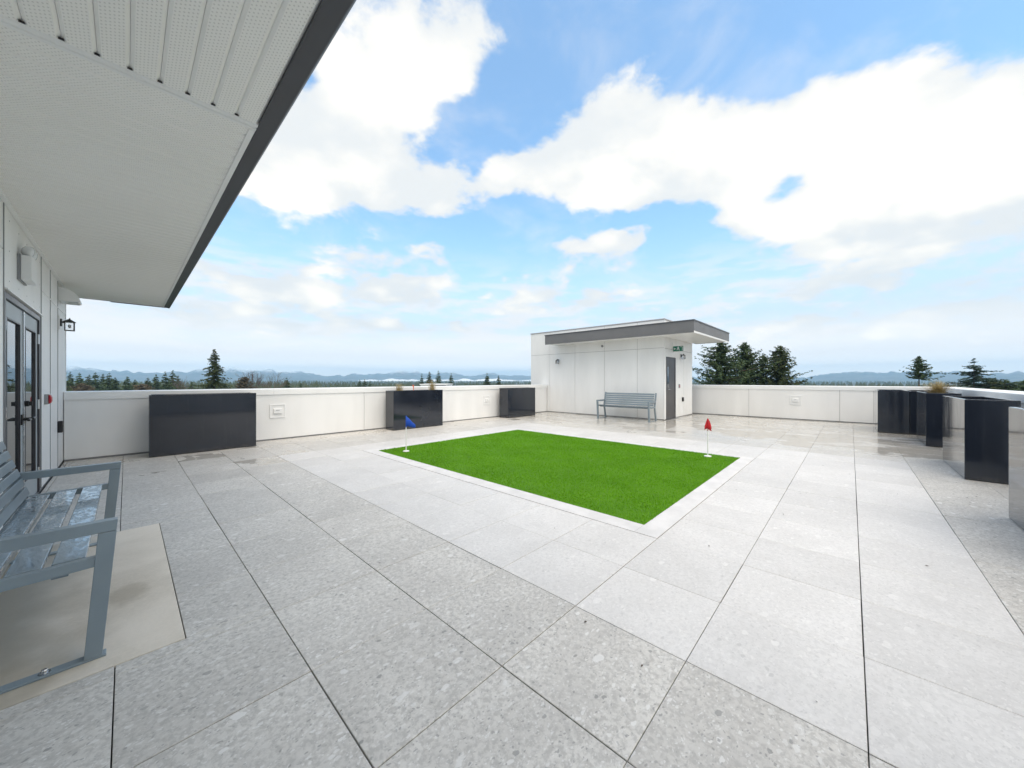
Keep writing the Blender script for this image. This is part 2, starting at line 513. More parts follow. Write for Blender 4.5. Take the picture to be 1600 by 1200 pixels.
# ------------------------------------------------------------------ mesh helpers
class MB:
    """collects vertices and faces and links them as ONE mesh object"""

    def __init__(self):
        self.v, self.f = [], []

    def poly(self, pts, faces):
        k = len(self.v)
        self.v += [tuple(p) for p in pts]
        self.f += [tuple(i + k for i in f) for f in faces]
        return self

    def box(self, a, b):
        x0, y0, z0 = (min(p, q) for p, q in zip(a, b))
        x1, y1, z1 = (max(p, q) for p, q in zip(a, b))
        return self.poly([(x0, y0, z0), (x1, y0, z0), (x1, y1, z0), (x0, y1, z0), (x0, y0, z1), (x1, y0, z1), (x1, y1, z1), (x0, y1, z1)],
                         [(3, 2, 1, 0), (4, 5, 6, 7), (0, 1, 5, 4), (1, 2, 6, 5), (2, 3, 7, 6), (3, 0, 4, 7)])

    def prism(self, pts, axis, lo, hi):
        """a closed outline of 2-D points pushed along an axis"""
        n = len(pts)

        def put(p, h):
            return {'x': (h, p[0], p[1]), 'y': (p[0], h, p[1]), 'z': (p[0], p[1], h)}[axis]
        vs = [put(p, lo) for p in pts] + [put(p, hi) for p in pts]
        fs = [tuple(range(n))[::-1], tuple(range(n, 2 * n))] + [(i, (i + 1) % n, n + (i + 1) % n, n + i) for i in range(n)]
        return self.poly(vs, fs)

    def tube(self, pts, radii, n=8, caps=True):
        pts = [Vector(p) for p in pts]
        if not isinstance(radii, (list, tuple)):
            radii = [radii] * len(pts)
        k = len(self.v)
        for i, p in enumerate(pts):
            d = (pts[min(i + 1, len(pts) - 1)] - pts[max(i - 1, 0)]).normalized()
            a = d.cross(Vector((0, 0, 1)) if abs(d.z) < .95 else Vector((1, 0, 0))).normalized()
            b = d.cross(a)
            for j in range(n):
                t = 2 * math.pi * j / n
                self.v.append(tuple(p + (a * math.cos(t) + b * math.sin(t)) * radii[i]))
        for i in range(len(pts) - 1):
            for j in range(n):
                j2 = (j + 1) % n
                self.f.append((k + i * n + j, k + i * n + j2, k + (i + 1) * n + j2, k + (i + 1) * n + j))
        if caps:
            self.f.append(tuple(k + j for j in range(n))[::-1])
            self.f.append(tuple(k + (len(pts) - 1) * n + j for j in range(n)))
        return self

    def lathe(self, prof, c=(0, 0, 0), n=16):
        k = len(self.v)
        for r, z in prof:
            for j in range(n):
                t = 2 * math.pi * j / n
                self.v.append((c[0] + r * math.cos(t), c[1] + r * math.sin(t), c[2] + z))
        for i in range(len(prof) - 1):
            for j in range(n):
                j2 = (j + 1) % n
                self.f.append((k + i * n + j, k + i * n + j2, k + (i + 1) * n + j2, k + (i + 1) * n + j))
        return self

    def mesh(self, name, m):
        me = bpy.data.meshes.new(name)
        me.from_pydata(self.v, [], self.f)
        import bmesh
        bm = bmesh.new()
        bm.from_mesh(me)
        bmesh.ops.recalc_face_normals(bm, faces=bm.faces)
        bm.to_mesh(me)
        bm.free()
        me.materials.append(m)
        return me

    def build(self, name, m, parent=None, bevel=0.0, smooth=False, loc=None):
        o = bpy.data.objects.new(name, self.mesh(name, m))
        COL.objects.link(o)
        if parent:
            o.parent = parent
        if loc:
            o.location = loc
        if smooth:
            for p in o.data.polygons:
                p.use_smooth = True
        if bevel:
            md = o.modifiers.new('bevel', 'BEVEL')
            md.width, md.segments, md.limit_method = bevel, 2, 'ANGLE'
        return o


def np_mesh(name, verts, tri, m, parent=None, quads=False):
    """a mesh from arrays, for foliage"""
    verts = np.asarray(verts, dtype=np.float32).reshape(-1, 3)
    tri = np.asarray(tri, dtype=np.int32)
    k = tri.shape[1]
    me = bpy.data.meshes.new(name)
    me.vertices.add(len(verts))
    me.vertices.foreach_set('co', verts.ravel())
    me.loops.add(tri.size)
    me.loops.foreach_set('vertex_index', tri.ravel())
    me.polygons.add(len(tri))
    me.polygons.foreach_set('loop_start', np.arange(0, tri.size, k, dtype=np.int32))
    me.update(calc_edges=True)
    me.materials.append(m)
    o = bpy.data.objects.new(name, me)
    COL.objects.link(o)
    if parent:
        o.parent = parent
    return o


def tag(o, label=None, cat=None, group=None, kind=None):
    for k, v in (('label', label), ('category', cat), ('group', group), ('kind', kind)):
        if v:
            o[k] = v
    return o


def thing(name, label, cat, loc=(0, 0, 0), rz=0.0, group=None):
    o = bpy.data.objects.new(name, None)
    o.empty_display_size = .2
    COL.objects.link(o)
    o.location, o.rotation_euler = loc, (0, 0, rz)
    return tag(o, label, cat, group)


def copy_tree(o, parent=None):
    c = o.copy()
    COL.objects.link(c)
    if parent:
        c.parent = parent
    for ch in list(o.children):
        copy_tree(ch, c)
    return c


# ------------------------------------------------------------------ layout constants (metres)
WALL_X = -0.69          # face of the building with the eave
PY, BX, RY = 9.20, 15.20, -1.75     # inner faces of the three parapets
PAR_T = 0.35
CAPZ = 1.12
GZ = -15.0              # the ground far below the roof

# ------------------------------------------------------------------ ground, building block, hills
gr = MB()
gr.poly([(-9000, -9000, GZ), (9000, -9000, GZ), (9000, 9000, GZ), (-9000, 9000, GZ)], [(0, 1, 2, 3)])
tag(gr.build('ground', M['ground']), kind='structure')
tag(MB().box((-6, RY - .33, GZ - .2), (BX + .33, PY + .33, -.075)).build('building_block', M['white_panel']), kind='structure')

# mountain profile, pixel column against crest row, turned into azimuth and height at its distance
CREST = [(-200, 575), (0, 575), (60, 572), (104, 573), (125, 574), (150, 577), (180, 579), (200, 580), (222, 583), (240, 583), (262, 580), (290, 581), (317, 577), (335, 576), (350, 574.5),
         (362, 574.8), (378, 577.5), (395, 578), (415, 576.5), (428, 577), (440, 581), (452, 582.5), (464, 580), (478, 582), (495, 586), (520, 586.5), (545, 586), (560, 585),
         (576, 583.5), (590, 584.5), (602, 583.5), (615, 581), (629, 578), (640, 580), (648, 578.5), (662, 583.5), (680, 584), (696, 581.5), (711, 583.5), (725, 587), (737, 588),
         (750, 585.5), (764, 582.8), (780, 584.5), (794, 585.5), (827, 587), (880, 585), (940, 588), (1000, 586), (1080, 590), (1160, 592), (1244, 591), (1260, 588.5), (1276, 585.5), (1306, 582),
         (1322, 582.5), (1337, 580.8), (1360, 581.5), (1390, 580.8), (1414, 579.5), (1440, 581), (1465, 580.2), (1490, 581), (1502, 579.5), (1520, 582), (1546, 584), (1570, 582), (1600, 580.5), (1700, 579), (1900, 582)]
cu = np.array([(a - 800) / 564.9 for a, _ in CREST])
cv = np.array([(594 - b) / 564.9 for _, b in CREST])


def vnoise(x, seed, octv=5):
    """ridged 1-D noise"""
    out, amp = np.zeros_like(x), 1.0
    for o in range(octv):
        g_ = np.random.default_rng(seed + o).random(4096)
        xi = np.floor(x).astype(int)
        f = x - xi
        f = f * f * (3 - 2 * f)
        out += amp * (g_[xi % 4096] * (1 - f) + g_[(xi + 1) % 4096] * f - .5)
        x = x * 2.03 + 17.1
        amp *= .5
    return out


def noise2(x, y, seed, octv=6):
    out, amp = np.zeros_like(x), 1.0
    for o in range(octv):
        g_ = np.random.default_rng(seed + o).random((128, 128))
        xi, yi = np.floor(x).astype(int), np.floor(y).astype(int)
        fx, fy = x - xi, y - yi
        fx, fy = fx * fx * (3 - 2 * fx), fy * fy * (3 - 2 * fy)
        G = lambda a, b: g_[a % 128, b % 128]
        v_ = (G(xi, yi) * (1 - fx) + G(xi + 1, yi) * fx) * (1 - fy) + (G(xi, yi + 1) * (1 - fx) + G(xi + 1, yi + 1) * fx) * fy
        out += amp * (1 - np.abs(2 * v_ - 1) * 2)
        x, y = x * 2.07 + 5.3, y * 2.07 + 9.1
        amp *= .5
    return out


NA, NR = 900, 46
az = np.linspace(R(-75), R(75), NA)                       # from the view axis, clockwise
rr = np.linspace(4700, 8200, NR)
A, RR = np.meshgrid(az, rr, indexing='ij')
u = np.tan(np.clip(A, R(-62), R(62)))
crest = np.interp(u, cu, cv) / np.cos(np.arctan(u)) ** -1   # rise per metre of slant distance
crest = (np.interp(u, cu, cv) + (vnoise(u * 60 + 200, 77, 6) * .0062)) * np.cos(np.clip(A, R(-62), R(62)))
RC = 6000.0
t_ = (RR - 4700) / (8200 - 4700)
pk = (RC - 4700) / 3500
shape = np.where(t_ < pk, np.clip(t_ / pk, 0, 1) ** 1.15, np.clip(1 - (t_ - pk) / (1 - pk), 0, 1) ** 1.0)
gx, gy = RR * np.sin(A), RR * np.cos(A)
rel = noise2(gx / 650 + 40, gy / 650 + 40, 5)
topz = crest * RC + CAM_H
front = np.clip(1 - np.abs(t_ - pk) / .12, 0, 1)
Z = GZ + (topz - GZ) * shape + rel * 34 * np.clip(shape * (1 - shape) * 3.2, 0, 1) * (topz / 220)
Z = np.minimum(Z, np.where(t_ == t_, (topz - CAM_H) / RC * RR + CAM_H, Z))
VX = gx[..., None] * np.array(RGT) + gy[..., None] * np.array(FWD)
VX[..., 2] = Z
idx = np.arange(NA * NR).reshape(NA, NR)
q = np.stack([idx[:-1, :-1], idx[1:, :-1], idx[1:, 1:], idx[:-1, 1:]], -1).reshape(-1, 4)
mo = np_mesh('mountains', VX, q, M['mountain'])
for p in mo.data.polygons:
    p.use_smooth = True
tag(mo, kind='structure')


def on_ray(px, dist, z=0.0):
    """the place at a distance (along the view axis) under a column of the photograph"""
    p = FWD * dist + RGT * ((px - 800) / 564.9 * dist)
    return (p.x, p.y, z)


# low mist lying in front of the hills
fv, ff = [], []
for (pa, pb, dist, zb, zt, sd) in ((560, 720, 4300, -6, 20, 1), (690, 850, 4200, -4, 26, 2), (170, 300, 4500, 2, 22, 3), (350, 480, 4400, -4, 12, 4), (1090, 1130, 4300, -6, 8, 5)):
    n = 60
    hgt = zb + (zt - zb) * (0.55 + 0.9 * vnoise(np.linspace(0, 9, n), sd)) * np.sin(np.linspace(0.02, math.pi - .02, n)) ** .4
    for i in range(n):
        px = pa + (pb - pa) * i / (n - 1)
        for k in range(9):
            a_ = math.pi * k / 8
            x_, y_, _z = on_ray(px, dist - 160 * math.cos(a_))
            fv.append((x_, y_, zb - 6 + (max(hgt[i], zb) - zb + 6) * math.sin(a_)))
    b0 = len(fv) - n * 9
    for i in range(n - 1):
        for k in range(8):
            ff.append((b0 + i * 9 + k, b0 + (i + 1) * 9 + k, b0 + (i + 1) * 9 + k + 1, b0 + i * 9 + k + 1))
fog = np_mesh('mist_bank', fv, ff, M['fog'])
for p in fog.data.polygons:
    p.use_smooth = True
tag(fog, kind='stuff')

# the air, closed round everything
hz = MB().box((-9300, -9300, GZ - 1.0), (9300, 9300, 285)).build('haze', M['fog'])
hz.data.materials.clear()
hm = bpy.data.materials.new('pale_haze')
hm.use_nodes = True
ht = NT(hm.node_tree)
pv = ht.add('ShaderNodeVolumePrincipled')
pv.inputs['Color'].default_value = (.45, .73, 1.0, 1)
pv.inputs['Density'].default_value = 2.0e-4
ht.l.new(pv.outputs[0], ht.add('ShaderNodeOutputMaterial').inputs['Volume'])
hz.data.materials.append(hm)
tag(hz, kind='stuff')

# ------------------------------------------------------------------ roof deck and its pavers
deck = MB().box((WALL_X, RY, -.07), (BX, PY, -.014)).build('roof_deck', M['bed'])
tag(deck, kind='structure')
GX0, GX1, GY0, GY1 = TX + 3 * TILE, TX + 10 * TILE, TY + 1 * TILE, TY + 10 * TILE      # opening for the putting green
PADX, PAD0, PAD1 = 0.205, 2.46, 4.61                                                   # concrete pad under the near bench


def proj(x, y, z=0.0):
    d = x * FWD.x + y * FWD.y
    r = x * RGT.x + y * RGT.y
    return (d, 800 + 564.9 * r / d, 594 - 564.9 * (z - CAM_H) / d) if d > .05 else (d, 0, 0)


cells = []
for i in range(-5, 25):
    for j in range(-5, 16):
        x0, x1, y0, y1 = TX + i * TILE, TX + (i + 1) * TILE, TY + j * TILE, TY + (j + 1) * TILE
        white = 1 <= i < 12 and -2 <= j < 11
        gx_, gy_ = (.0022, .0042) if white else (.0050, .0030)
        rnd = random.Random(i * 131 + j)
        jx, jy = rnd.uniform(.6, 1.3) * gx_ / 2, rnd.uniform(.6, 1.3) * gy_ / 2
        e0 = .0045 / 2 if i == 1 else jx
        x0, x1, y0, y1 = x0 + e0, x1 - jx, y0 + jy, y1 - jy
        x0, x1, y0, y1 = max(x0, WALL_X + .012), min(x1, BX - .012), max(y0, RY + .012), min(y1, PY - .012)
        if x1 - x0 < .02 or y1 - y0 < .02:
            continue
        if 3 <= i < 10 and 1 <= j < 10:
            continue
        if x0 > 11.95 and y0 > 4.43:
            continue
        rects = [(x0, y0, x1, y1)]
        # cut round the concrete pad
        if x0 < PADX and y1 > PAD0 and y0 < PAD1:
            rects = []
            if y0 < PAD0 - .02:
                rects.append((x0, y0, x1, PAD0 - .004))
            if y1 > PAD1 + .02:
                rects.append((x0, PAD1 + .004, x1, y1))
            if x1 > PADX + .02:
                rects.append((PADX + .004, max(y0, PAD0 - .004), x1, min(y1, PAD1 + .004)))
        for rc in rects:
            cx, cy = (rc[0] + rc[2]) / 2, (rc[1] + rc[3]) / 2
            d, px, py = proj(cx, cy)
            seen = d > .35 and -200 < px < 1800 and py < 1500
            size = (rc[2] - rc[0]) * (rc[3] - rc[1]) / (d ** 3) if seen else 0
            cells.append((size, rc, white, rnd.uniform(-.0012, .0012)))
cells.sort(key=lambda c: -c[0])


def paver_box(mb, rc, dz, local):
    cx, cy = ((rc[0] + rc[2]) / 2, (rc[1] + rc[3]) / 2) if local else (0, 0)
    b_ = .0016
    x0, y0, x1, y1 = rc[0] - cx, rc[1] - cy, rc[2] - cx, rc[3] - cy
    t, lo = dz, -.013
    mb.poly([(x0, y0, lo), (x1, y0, lo), (x1, y1, lo), (x0, y1, lo), (x0, y0, t - b_), (x1, y0, t - b_), (x1, y1, t - b_), (x0, y1, t - b_),
             (x0 + b_, y0 + b_, t), (x1 - b_, y0 + b_, t), (x1 - b_, y1 - b_, t), (x0 + b_, y1 - b_, t)],
            [(0, 1, 5, 4), (1, 2, 6, 5), (2, 3, 7, 6), (3, 0, 4, 7), (4, 5, 9, 8), (5, 6, 10, 9), (6, 7, 11, 10), (7, 4, 8, 11), (8, 9, 10, 11)])


for k, (s_, rc, white, dz_) in enumerate(cells[:300]):
    mb = MB()
    paver_box(mb, rc, dz_, True)
    mb.build('paver', M['paver_white' if white else 'paver_grey'], deck, loc=((rc[0] + rc[2]) / 2, (rc[1] + rc[3]) / 2, 0))
for white in (True, False):
    mb = MB()
    for (s_, rc, wh, dz_) in cells[300:]:
        if wh == white:
            paver_box(mb, rc, dz_, False)
    if mb.v:
        tag(mb.build('paver_field', M['paver_white' if white else 'paver_grey'], deck), kind='stuff')

# concrete pad under the near bench
tag(MB().box((WALL_X + .004, PAD0, -.013), (PADX, PAD1, .001)).build('concrete_pad', M['pad'], bevel=.002),
    'stained beige concrete pad set flush in the pavers under the near bench', 'concrete pad')

# ------------------------------------------------------------------ putting green
G0, G1, H0, H1 = 3.195, 7.045, 1.362, 6.385
green = thing('putting_green', 'rectangular bright green artificial turf putting green in a pale concrete border', 'putting green', ((G0 + G1) / 2, (H0 + H1) / 2, 0))
cx, cy = (G0 + G1) / 2, (H0 + H1) / 2
nx_, ny_ = 40, 50
tv = [(G0 - cx + (G1 - G0) * i / nx_, H0 - cy + (H1 - H0) * j / ny_, .003 + .004 * math.sin(i * .7) * math.sin(j * .5) * .5) for i in range(nx_ + 1) for j in range(ny_ + 1)]
tf = [(i * (ny_ + 1) + j, (i + 1) * (ny_ + 1) + j, (i + 1) * (ny_ + 1) + j + 1, i * (ny_ + 1) + j + 1) for i in range(nx_) for j in range(ny_)]
MB().poly(tv, tf).build('turf', M['turf'], green)
NB = 170000
bx_, by_ = rng.uniform(G0 - cx - .007, G1 - cx + .007, NB), rng.uniform(H0 - cy - .007, H1 - cy + .007, NB)
ba, bh = rng.uniform(0, 2 * np.pi, NB), rng.uniform(.008, .017, NB)
lean = rng.normal(0, .006, (NB, 2))
bw = .0032
bv = np.zeros((NB, 3, 3))
bv[:, 0] = np.stack([bx_ - np.cos(ba) * bw, by_ - np.sin(ba) * bw, np.full(NB, .002)], -1)
bv[:, 1] = np.stack([bx_ + np.cos(ba) * bw, by_ + np.sin(ba) * bw, np.full(NB, .002)], -1)
bv[:, 2] = np.stack([bx_ + lean[:, 0], by_ + lean[:, 1], .003 + bh], -1)
tag(np_mesh('grass_blades', bv, np.arange(NB * 3).reshape(-1, 3), M['blade'], green), kind='stuff')
for (a, b) in (((GX0 + .004, GY0 + .004), (GX1 - .004, H0 - .002)), ((GX0 + .004, H1 + .002), (GX1 - .004, GY1 - .004)),
               ((GX0 + .004, H0), (G0 - .002, H1)), ((G1 + .002, H0), (GX1 - .004, H1))):
    MB().box((a[0] - cx, a[1] - cy, -.013), (b[0] - cx, b[1] - cy, .004)).build('border_strip', M['concrete_white'], green, bevel=.003)


# ------------------------------------------------------------------ parapets
def parapet(label, axis, fixed, sgn, lo, hi, seams, cap_joints, base=.028):
    """a wall along x or y: inner face at `fixed`, its thickness going outwards (sgn)"""
    root = thing('parapet_wall', label, 'parapet wall', group='parapet walls round the roof')

    def bx(mb, s0, s1, t0, t1, z0, z1):
        a0, a1 = fixed + sgn * t0, fixed + sgn * t1
        return mb.box((s0, a0, z0), (s1, a1, z1)) if axis == 'x' else mb.box((a0, s0, z0), (a1, s1, z1))
    bx(MB(), lo, hi, .012, PAR_T - .02, -.07, 1.0).build('wall_core', M['joint'], root)
    cuts = [lo] + list(seams) + [hi]
    for a, b in zip(cuts[:-1], cuts[1:]):
        bx(MB(), a + .0045, b - .0045, 0, .0118, base, .998).build('panel', M['white_panel'], root, bevel=.0015)
    cuts = [lo] + list(cap_joints) + [hi]
    for a, b in zip(cuts[:-1], cuts[1:]):
        o0, o1 = -.022, PAR_T + .02
        pts = [(o0, .992), (o0, CAPZ - .012), (o0 + .008, CAPZ - .004), ((o0 + o1) / 2, CAPZ + .006), (o1 - .008, CAPZ), (o1, CAPZ - .008), (o1, .992)]
        pts = [(fixed + sgn * p[0], p[1]) for p in pts]
        MB().prism(pts, 'x' if axis == 'x' else 'y', a + .0012, b - .0012).build('coping', M['white_metal'], root)
    return root


parapet('white panelled parapet behind the three dark planters, meeting the overhanging eave', 'x', PY, 1, WALL_X + .004, 11.93, (0.75, 4.215, 9.55), (2.2, 5.25, 8.3))
parapet('white panelled parapet running from the shed to the far corner planters', 'y', BX, 1, RY - .34, 9.5, (-.5, .253, 2.658, 5.1), (-.9, 1.6, 4.6))
parapet('white parapet behind the row of dark planters with the dry grass', 'x', RY, -1, WALL_X, BX - .03, (1.8, 4.2, 6.6, 9.0, 11.4, 13.4), (2.0, 5.0, 8.0, 11.0))


def vent(label, loc, rz):
    o = thing('wall_vent', label, 'vent', loc, rz, 'vents in the parapets')
    fr = MB()
    S, T = .15, .026
    for (a, b) in (((-S, -S), (S, -S + T)), ((-S, S - T), (S, S)), ((-S, -S + T), (-S + T, S - T)), ((S - T, -S + T), (S, S - T))):
        fr.box((a[0], -.016, a[1]), (b[0], 0.0, b[1]))
    fr.build('frame', M['white_metal'], o, bevel=.003)
    MB().box((-S + T, -.004, -S + T), (S - T, 0.0, S - T)).build('back_plate', M['white_panel'], o)
    MB().prism([(-.004, .055), (-.04, .045), (-.04, -.05), (-.004, -.06)], 'x', -.078, .078).build('hood', M['white_metal'], o, bevel=.004)
    MB().box((-.04, -.0415, .012), (.035, -.0400, .022)).build('slot', M['joint'], o)
    return o


vent('square white vent with a small hood beside the widest dark planter', (2.275, PY, .63), 0)
vent('square white vent between the planter with the grass tufts and the planter by the shed', (8.53, PY, .61), 0)
vent('square white vent on the far parapet beyond the red flag', (BX, 1.34, .64), R(-90))


# ------------------------------------------------------------------ planters
def planter(label, x0, y0, lx, ly, h=1.055):
    o = thing('planter', label, 'planter', (x0 + lx / 2, y0 + ly / 2, 0), 0, 'charcoal planters along the parapets')
    hx, hy, T = lx / 2, ly / 2, .035
    b = MB()
    v0 = [(-hx, -hy), (hx, -hy), (hx, hy), (-hx, hy)]
    v1 = [(-hx + T, -hy + T), (hx - T, -hy + T), (hx - T, hy - T), (-hx + T, hy - T)]
    vs = [(*p, .006) for p in v0] + [(*p, h) for p in v0] + [(*p, h) for p in v1] + [(*p, h - .14) for p in v1]
    fs = [(3, 2, 1, 0)]
    for i in range(4):
        j = (i + 1) % 4
        fs += [(i, j, 4 + j, 4 + i), (4 + i, 4 + j, 8 + j, 8 + i), (8 + i, 8 + j, 12 + j, 12 + i)]
    fs.append((12, 13, 14, 15))
    b.poly(vs, fs).build('box', M['planter'], o, bevel=.005)
    s = MB()
    n = 12
    pts = [(-hx + T + .002 + (lx - 2 * T - .004) * i / n, -hy + T + .002 + (ly - 2 * T - .004) * j / 5, h - .085 + random.uniform(-.012, .012)) for i in range(n + 1) for j in range(6)]
    s.poly(pts, [(i * 6 + j, (i + 1) * 6 + j, (i + 1) * 6 + j + 1, i * 6 + j + 1) for i in range(n) for j in range(5)])
    s.build('soil', M['soil'], o, smooth=True)
    return o


planter('wide charcoal planter by the parapet nearest the overhanging eave', .262, 8.60, 1.50, .42)
planter('charcoal planter with two dry grass tufts behind the blue flag', 4.715, 8.605, 1.54, .42, 1.03)
planter('charcoal planter against the parapet next to the white shed', 8.955, 8.58, 1.47, .42, 1.03)
planter('charcoal planter standing end on, farthest into the corner away from the shed', 12.87, -1.03, 1.5, .54, 1.05)
planter('charcoal planter squeezed beside the end-on planter in the far corner', 12.87, -1.578, 1.5, .54, 1.045)
planter('charcoal planter with a tuft of straw coloured grass', 10.79, -1.53, 1.40, .45)
planter('large charcoal planter with a mirror-like side facing the putting green', 7.535, -1.53, 1.55, .44)
planter('nearest charcoal planter, cut off by the picture edge', 4.17, -1.53, 1.545, .44)


def tuft(label, loc, n, h, spread, seed):
    r_ = random.Random(seed)
    o = thing('ornamental_grass', label, 'grass', loc, 0, 'dry grass tufts in the planters')
    v, f = [], []
    for k in range(n):
        a, s = r_.uniform(0, 6.283), r_.uniform(.15, 1) * spread
        hh = h * r_.uniform(.55, 1.05)
        b = Vector((r_.gauss(0, .035), r_.gauss(0, .035), 0))
        sd = Vector((-math.sin(a), math.cos(a), 0)) * r_.uniform(.0022, .004)
        i0 = len(v)
        for q_ in range(5):
            t = q_ / 4
            c = b + Vector((math.cos(a), math.sin(a), 0)) * s * t ** 1.8 + Vector((0, 0, hh * (t - .28 * t ** 3 * (s / spread))))
            v += [tuple(c - sd * (1 - t * .85)), tuple(c + sd * (1 - t * .85))]
        f += [(i0 + 2 * q_, i0 + 2 * q_ + 1, i0 + 2 * q_ + 3, i0 + 2 * q_ + 2) for q_ in range(4)]
    np_mesh('blades', v, f, M['straw'], o)
    MB().lathe([(.0, .0), (.05, .0), (.04, .04), (.015, .07)], n=9).build('crown', M['soil'], o)
    return o


tuft('thin straw grass tuft at the planter end nearer the eave, behind the blue flag', (4.98, 8.8, .93), 170, .36, .24, 3)
tuft('tall thin straw grass tuft at the planter end nearer the shed', (6.02, 8.8, .93), 180, .46, .20, 4)
tuft('full straw coloured grass tuft in the planter along the far side', (11.35, -1.30, .94), 620, .40, .42, 5)
o = thing('marker_stake', 'small orange marker stake sticking out of the planter behind the blue flag', 'stake', (5.42, 8.8, .94))
MB().box((-.008, -.004, 0), (.008, .004, .24)).build('stake', M['stake'], o)
MB().prism([(-.008, .14), (-.045, .235), (-.03, .24), (.0, .16)], 'y', -.003, .003).build('ribbon', M['stake'], o)


# ------------------------------------------------------------------ benches
def make_bench():
    o = thing('park_bench', 'near bench', 'bench', (0, 0, 0), 0, 'slate blue benches')
    HL = .91
    for s in (-1, 1):
        y0, y1 = s * (HL - .05), s * HL

        def bar(name, pts, m='bench', e=0.0):
            return MB().prism(pts, 'y', min(y0, y1) + e, max(y0, y1) - e).build(name, M[m], o, bevel=.003)
        bar('front_leg', [(-.058, .012), (.0, .012), (.046, .585), (-.014, .585)])
        bar('armrest', [(-.50, .586), (.046, .586), (.05, .638), (-.50, .638)])
        bar('rear_leg', [(-.575, .012), (-.52, .012), (-.425, .44), (-.468, .60), (-.548, .895), (-.592, .885), (-.515, .60), (-.478, .44)], e=.003)
        bar('seat_rail', [(-.45, .415), (-.012, .432), (-.008, .476), (-.45, .462)], e=.0055)
        fb = bar('foot_bar', [(-.60, 0.0), (.012, 0.0), (.012, .012), (-.60, .012)])
        for xb in (-.40, -.17):
            MB().lathe([(.0, .026), (.008, .026), (.011, .021), (.011, .012), (.019, .0119), (.019, .009)], (xb, (y0 + y1) / 2, .003), 8).build('bolt', M['chrome'], fb)
    for xb in (-.13, -.34):
        MB().box((xb - .025, -HL + .052, .405), (xb + .025, HL - .052, .43)).build('cross_bar', M['bench'], o)
    for k in range(3):
        xa = -.052 - k * .128
        zt = .474 - .006 * k
        MB().box((xa - .102, -HL + .052, zt - .022), (xa, HL - .052, zt)).build('seat_slat', M['bench_wet'], o, bevel=.004)
    d = Vector((-.075, 0, .26)).normalized()
    nrm = Vector((d.z, 0, -d.x))
    for k in range(6):
        c = Vector((-.418, 0, .474)) + d * (.032 + k * .071)
        pts = [c - d * .028, c + d * .028, c + d * .028 + nrm * .02, c - d * .028 + nrm * .02]
        MB().prism([(p.x, p.z) for p in pts], 'y', -HL + .052, HL - .052).build('back_slat', M['bench'], o, bevel=.004)
    return o


bench = make_bench()
bench.location = (-.077, 3.485, 0.001)
bench['label'] = 'near slate blue metal bench with rain-wet slats on the concrete pad by the glass doors'
b2 = copy_tree(bench)
b2.location = (11.02, 5.43, 0)
b2.rotation_euler = (0, 0, math.pi)
b2['label'] = 'far slate blue metal bench standing against the white shed'


# ------------------------------------------------------------------ golf flags
def golf_flag(label, loc, cloth, pts, rz):
    o = thing('golf_flag', label, 'flag', loc, rz, 'flags on the putting green')
    MB().tube([(0, 0, .02), (0, 0, .44)], .0085, 10).build('pole', M['pole_white'], o)
    MB().tube([(0, 0, .44), (0, 0, .655)], .0065, 10).build('tip', cloth, o)
    MB().lathe([(0, .014), (.02, .014), (.055, .012), (.058, .006), (.058, .0)], (0, 0, .006), 20).build('cup', M['pole_white'], o)
    v, f = [], []
    nu = 12
    for i in range(nu + 1):
        t = i / nu
        wave = .018 * math.sin(t * 7) * t
        top, bot = pts(t)
        for z, off in ((top, 0.0), ((top + bot) / 2, .012 * t), (bot, 0.0)):
            v.append((pts.x0 + t * pts.w, wave + off, z))
    for i in range(nu):
        for k in range(2):
            f.append((i * 3 + k, i * 3 + 3 + k, i * 3 + 4 + k, i * 3 + 1 + k))
    fl = MB().poly(v, f).build('cloth', cloth, o, smooth=True)
    md = fl.modifiers.new('solid', 'SOLIDIFY')
    md.thickness = .003
    return o


def f_blue(t):
    return .648 - .155 * t ** 1.1, .470 - .035 * t + .0 * t


f_blue.w, f_blue.x0 = .165, .0


def f_red(t):
    k = abs(t - .45) / .55
    return .655 - .17 * k ** 1.2, .455 + .02 * math.sin(t * 5)


f_red.w, f_red.x0 = .125, -.056
golf_flag('blue triangular flag on a white pole at the green corner towards the planters', (3.487, 5.912, .004), M['flag_blue'], f_blue, R(YAW - 90))
golf_flag('red flag hanging limp on a white pole at the green corner towards the far parapet', (6.768, 1.776, .004), M['flag_red'], f_red, R(YAW - 90))


# ------------------------------------------------------------------ wall lantern
def lantern(label, loc, rz):
    """faces local +y, its back on the wall at y = 0"""
    o = thing('wall_lantern', label, 'lantern', loc, rz, 'black wall lanterns')
    MB().box((-.07, 0.0, -.10), (.07, .016, .10)).build('mounting_block', M['white_metal'], o, bevel=.003)
    MB().box((-.04, .016, -.055), (.04, .034, .055)).build('wall_plate', M['black'], o, bevel=.006)
    MB().tube([(0, .034, .0), (0, .06, .022), (0, .10, .05)], .013, 8).build('arm', M['black'], o)
    rf = MB()
    rf.lathe([(.0, .075), (.008, .072), (.009, .055), (.03, .04), (.062, .016), (.064, .008), (.0, .008)], (0, .105, 0), 12).build('roof', M['black'], o)
    cg = MB()
    for sx in (-1, 1):
        for sy in (-1, 1):
            cg.box((sx * .044 - .005, .105 + sy * .044 - .005, -.109), (sx * .044 + .005, .105 + sy * .044 + .005, .008))
    cg.box((-.05, .055, -.118), (.05, .155, -.109))
    cg.build('cage', M['black'], o)
    MB().box((-.038, .067, -.107), (.038, .143, .004)).build('glass', M['clear'], o)
    MB().lathe([(.0, .04), (.016, .03), (.018, .0), (.010, -.02), (.0, -.02)], (0, .105, -.06), 10).build('bulb', M['lens'], o)
    return o


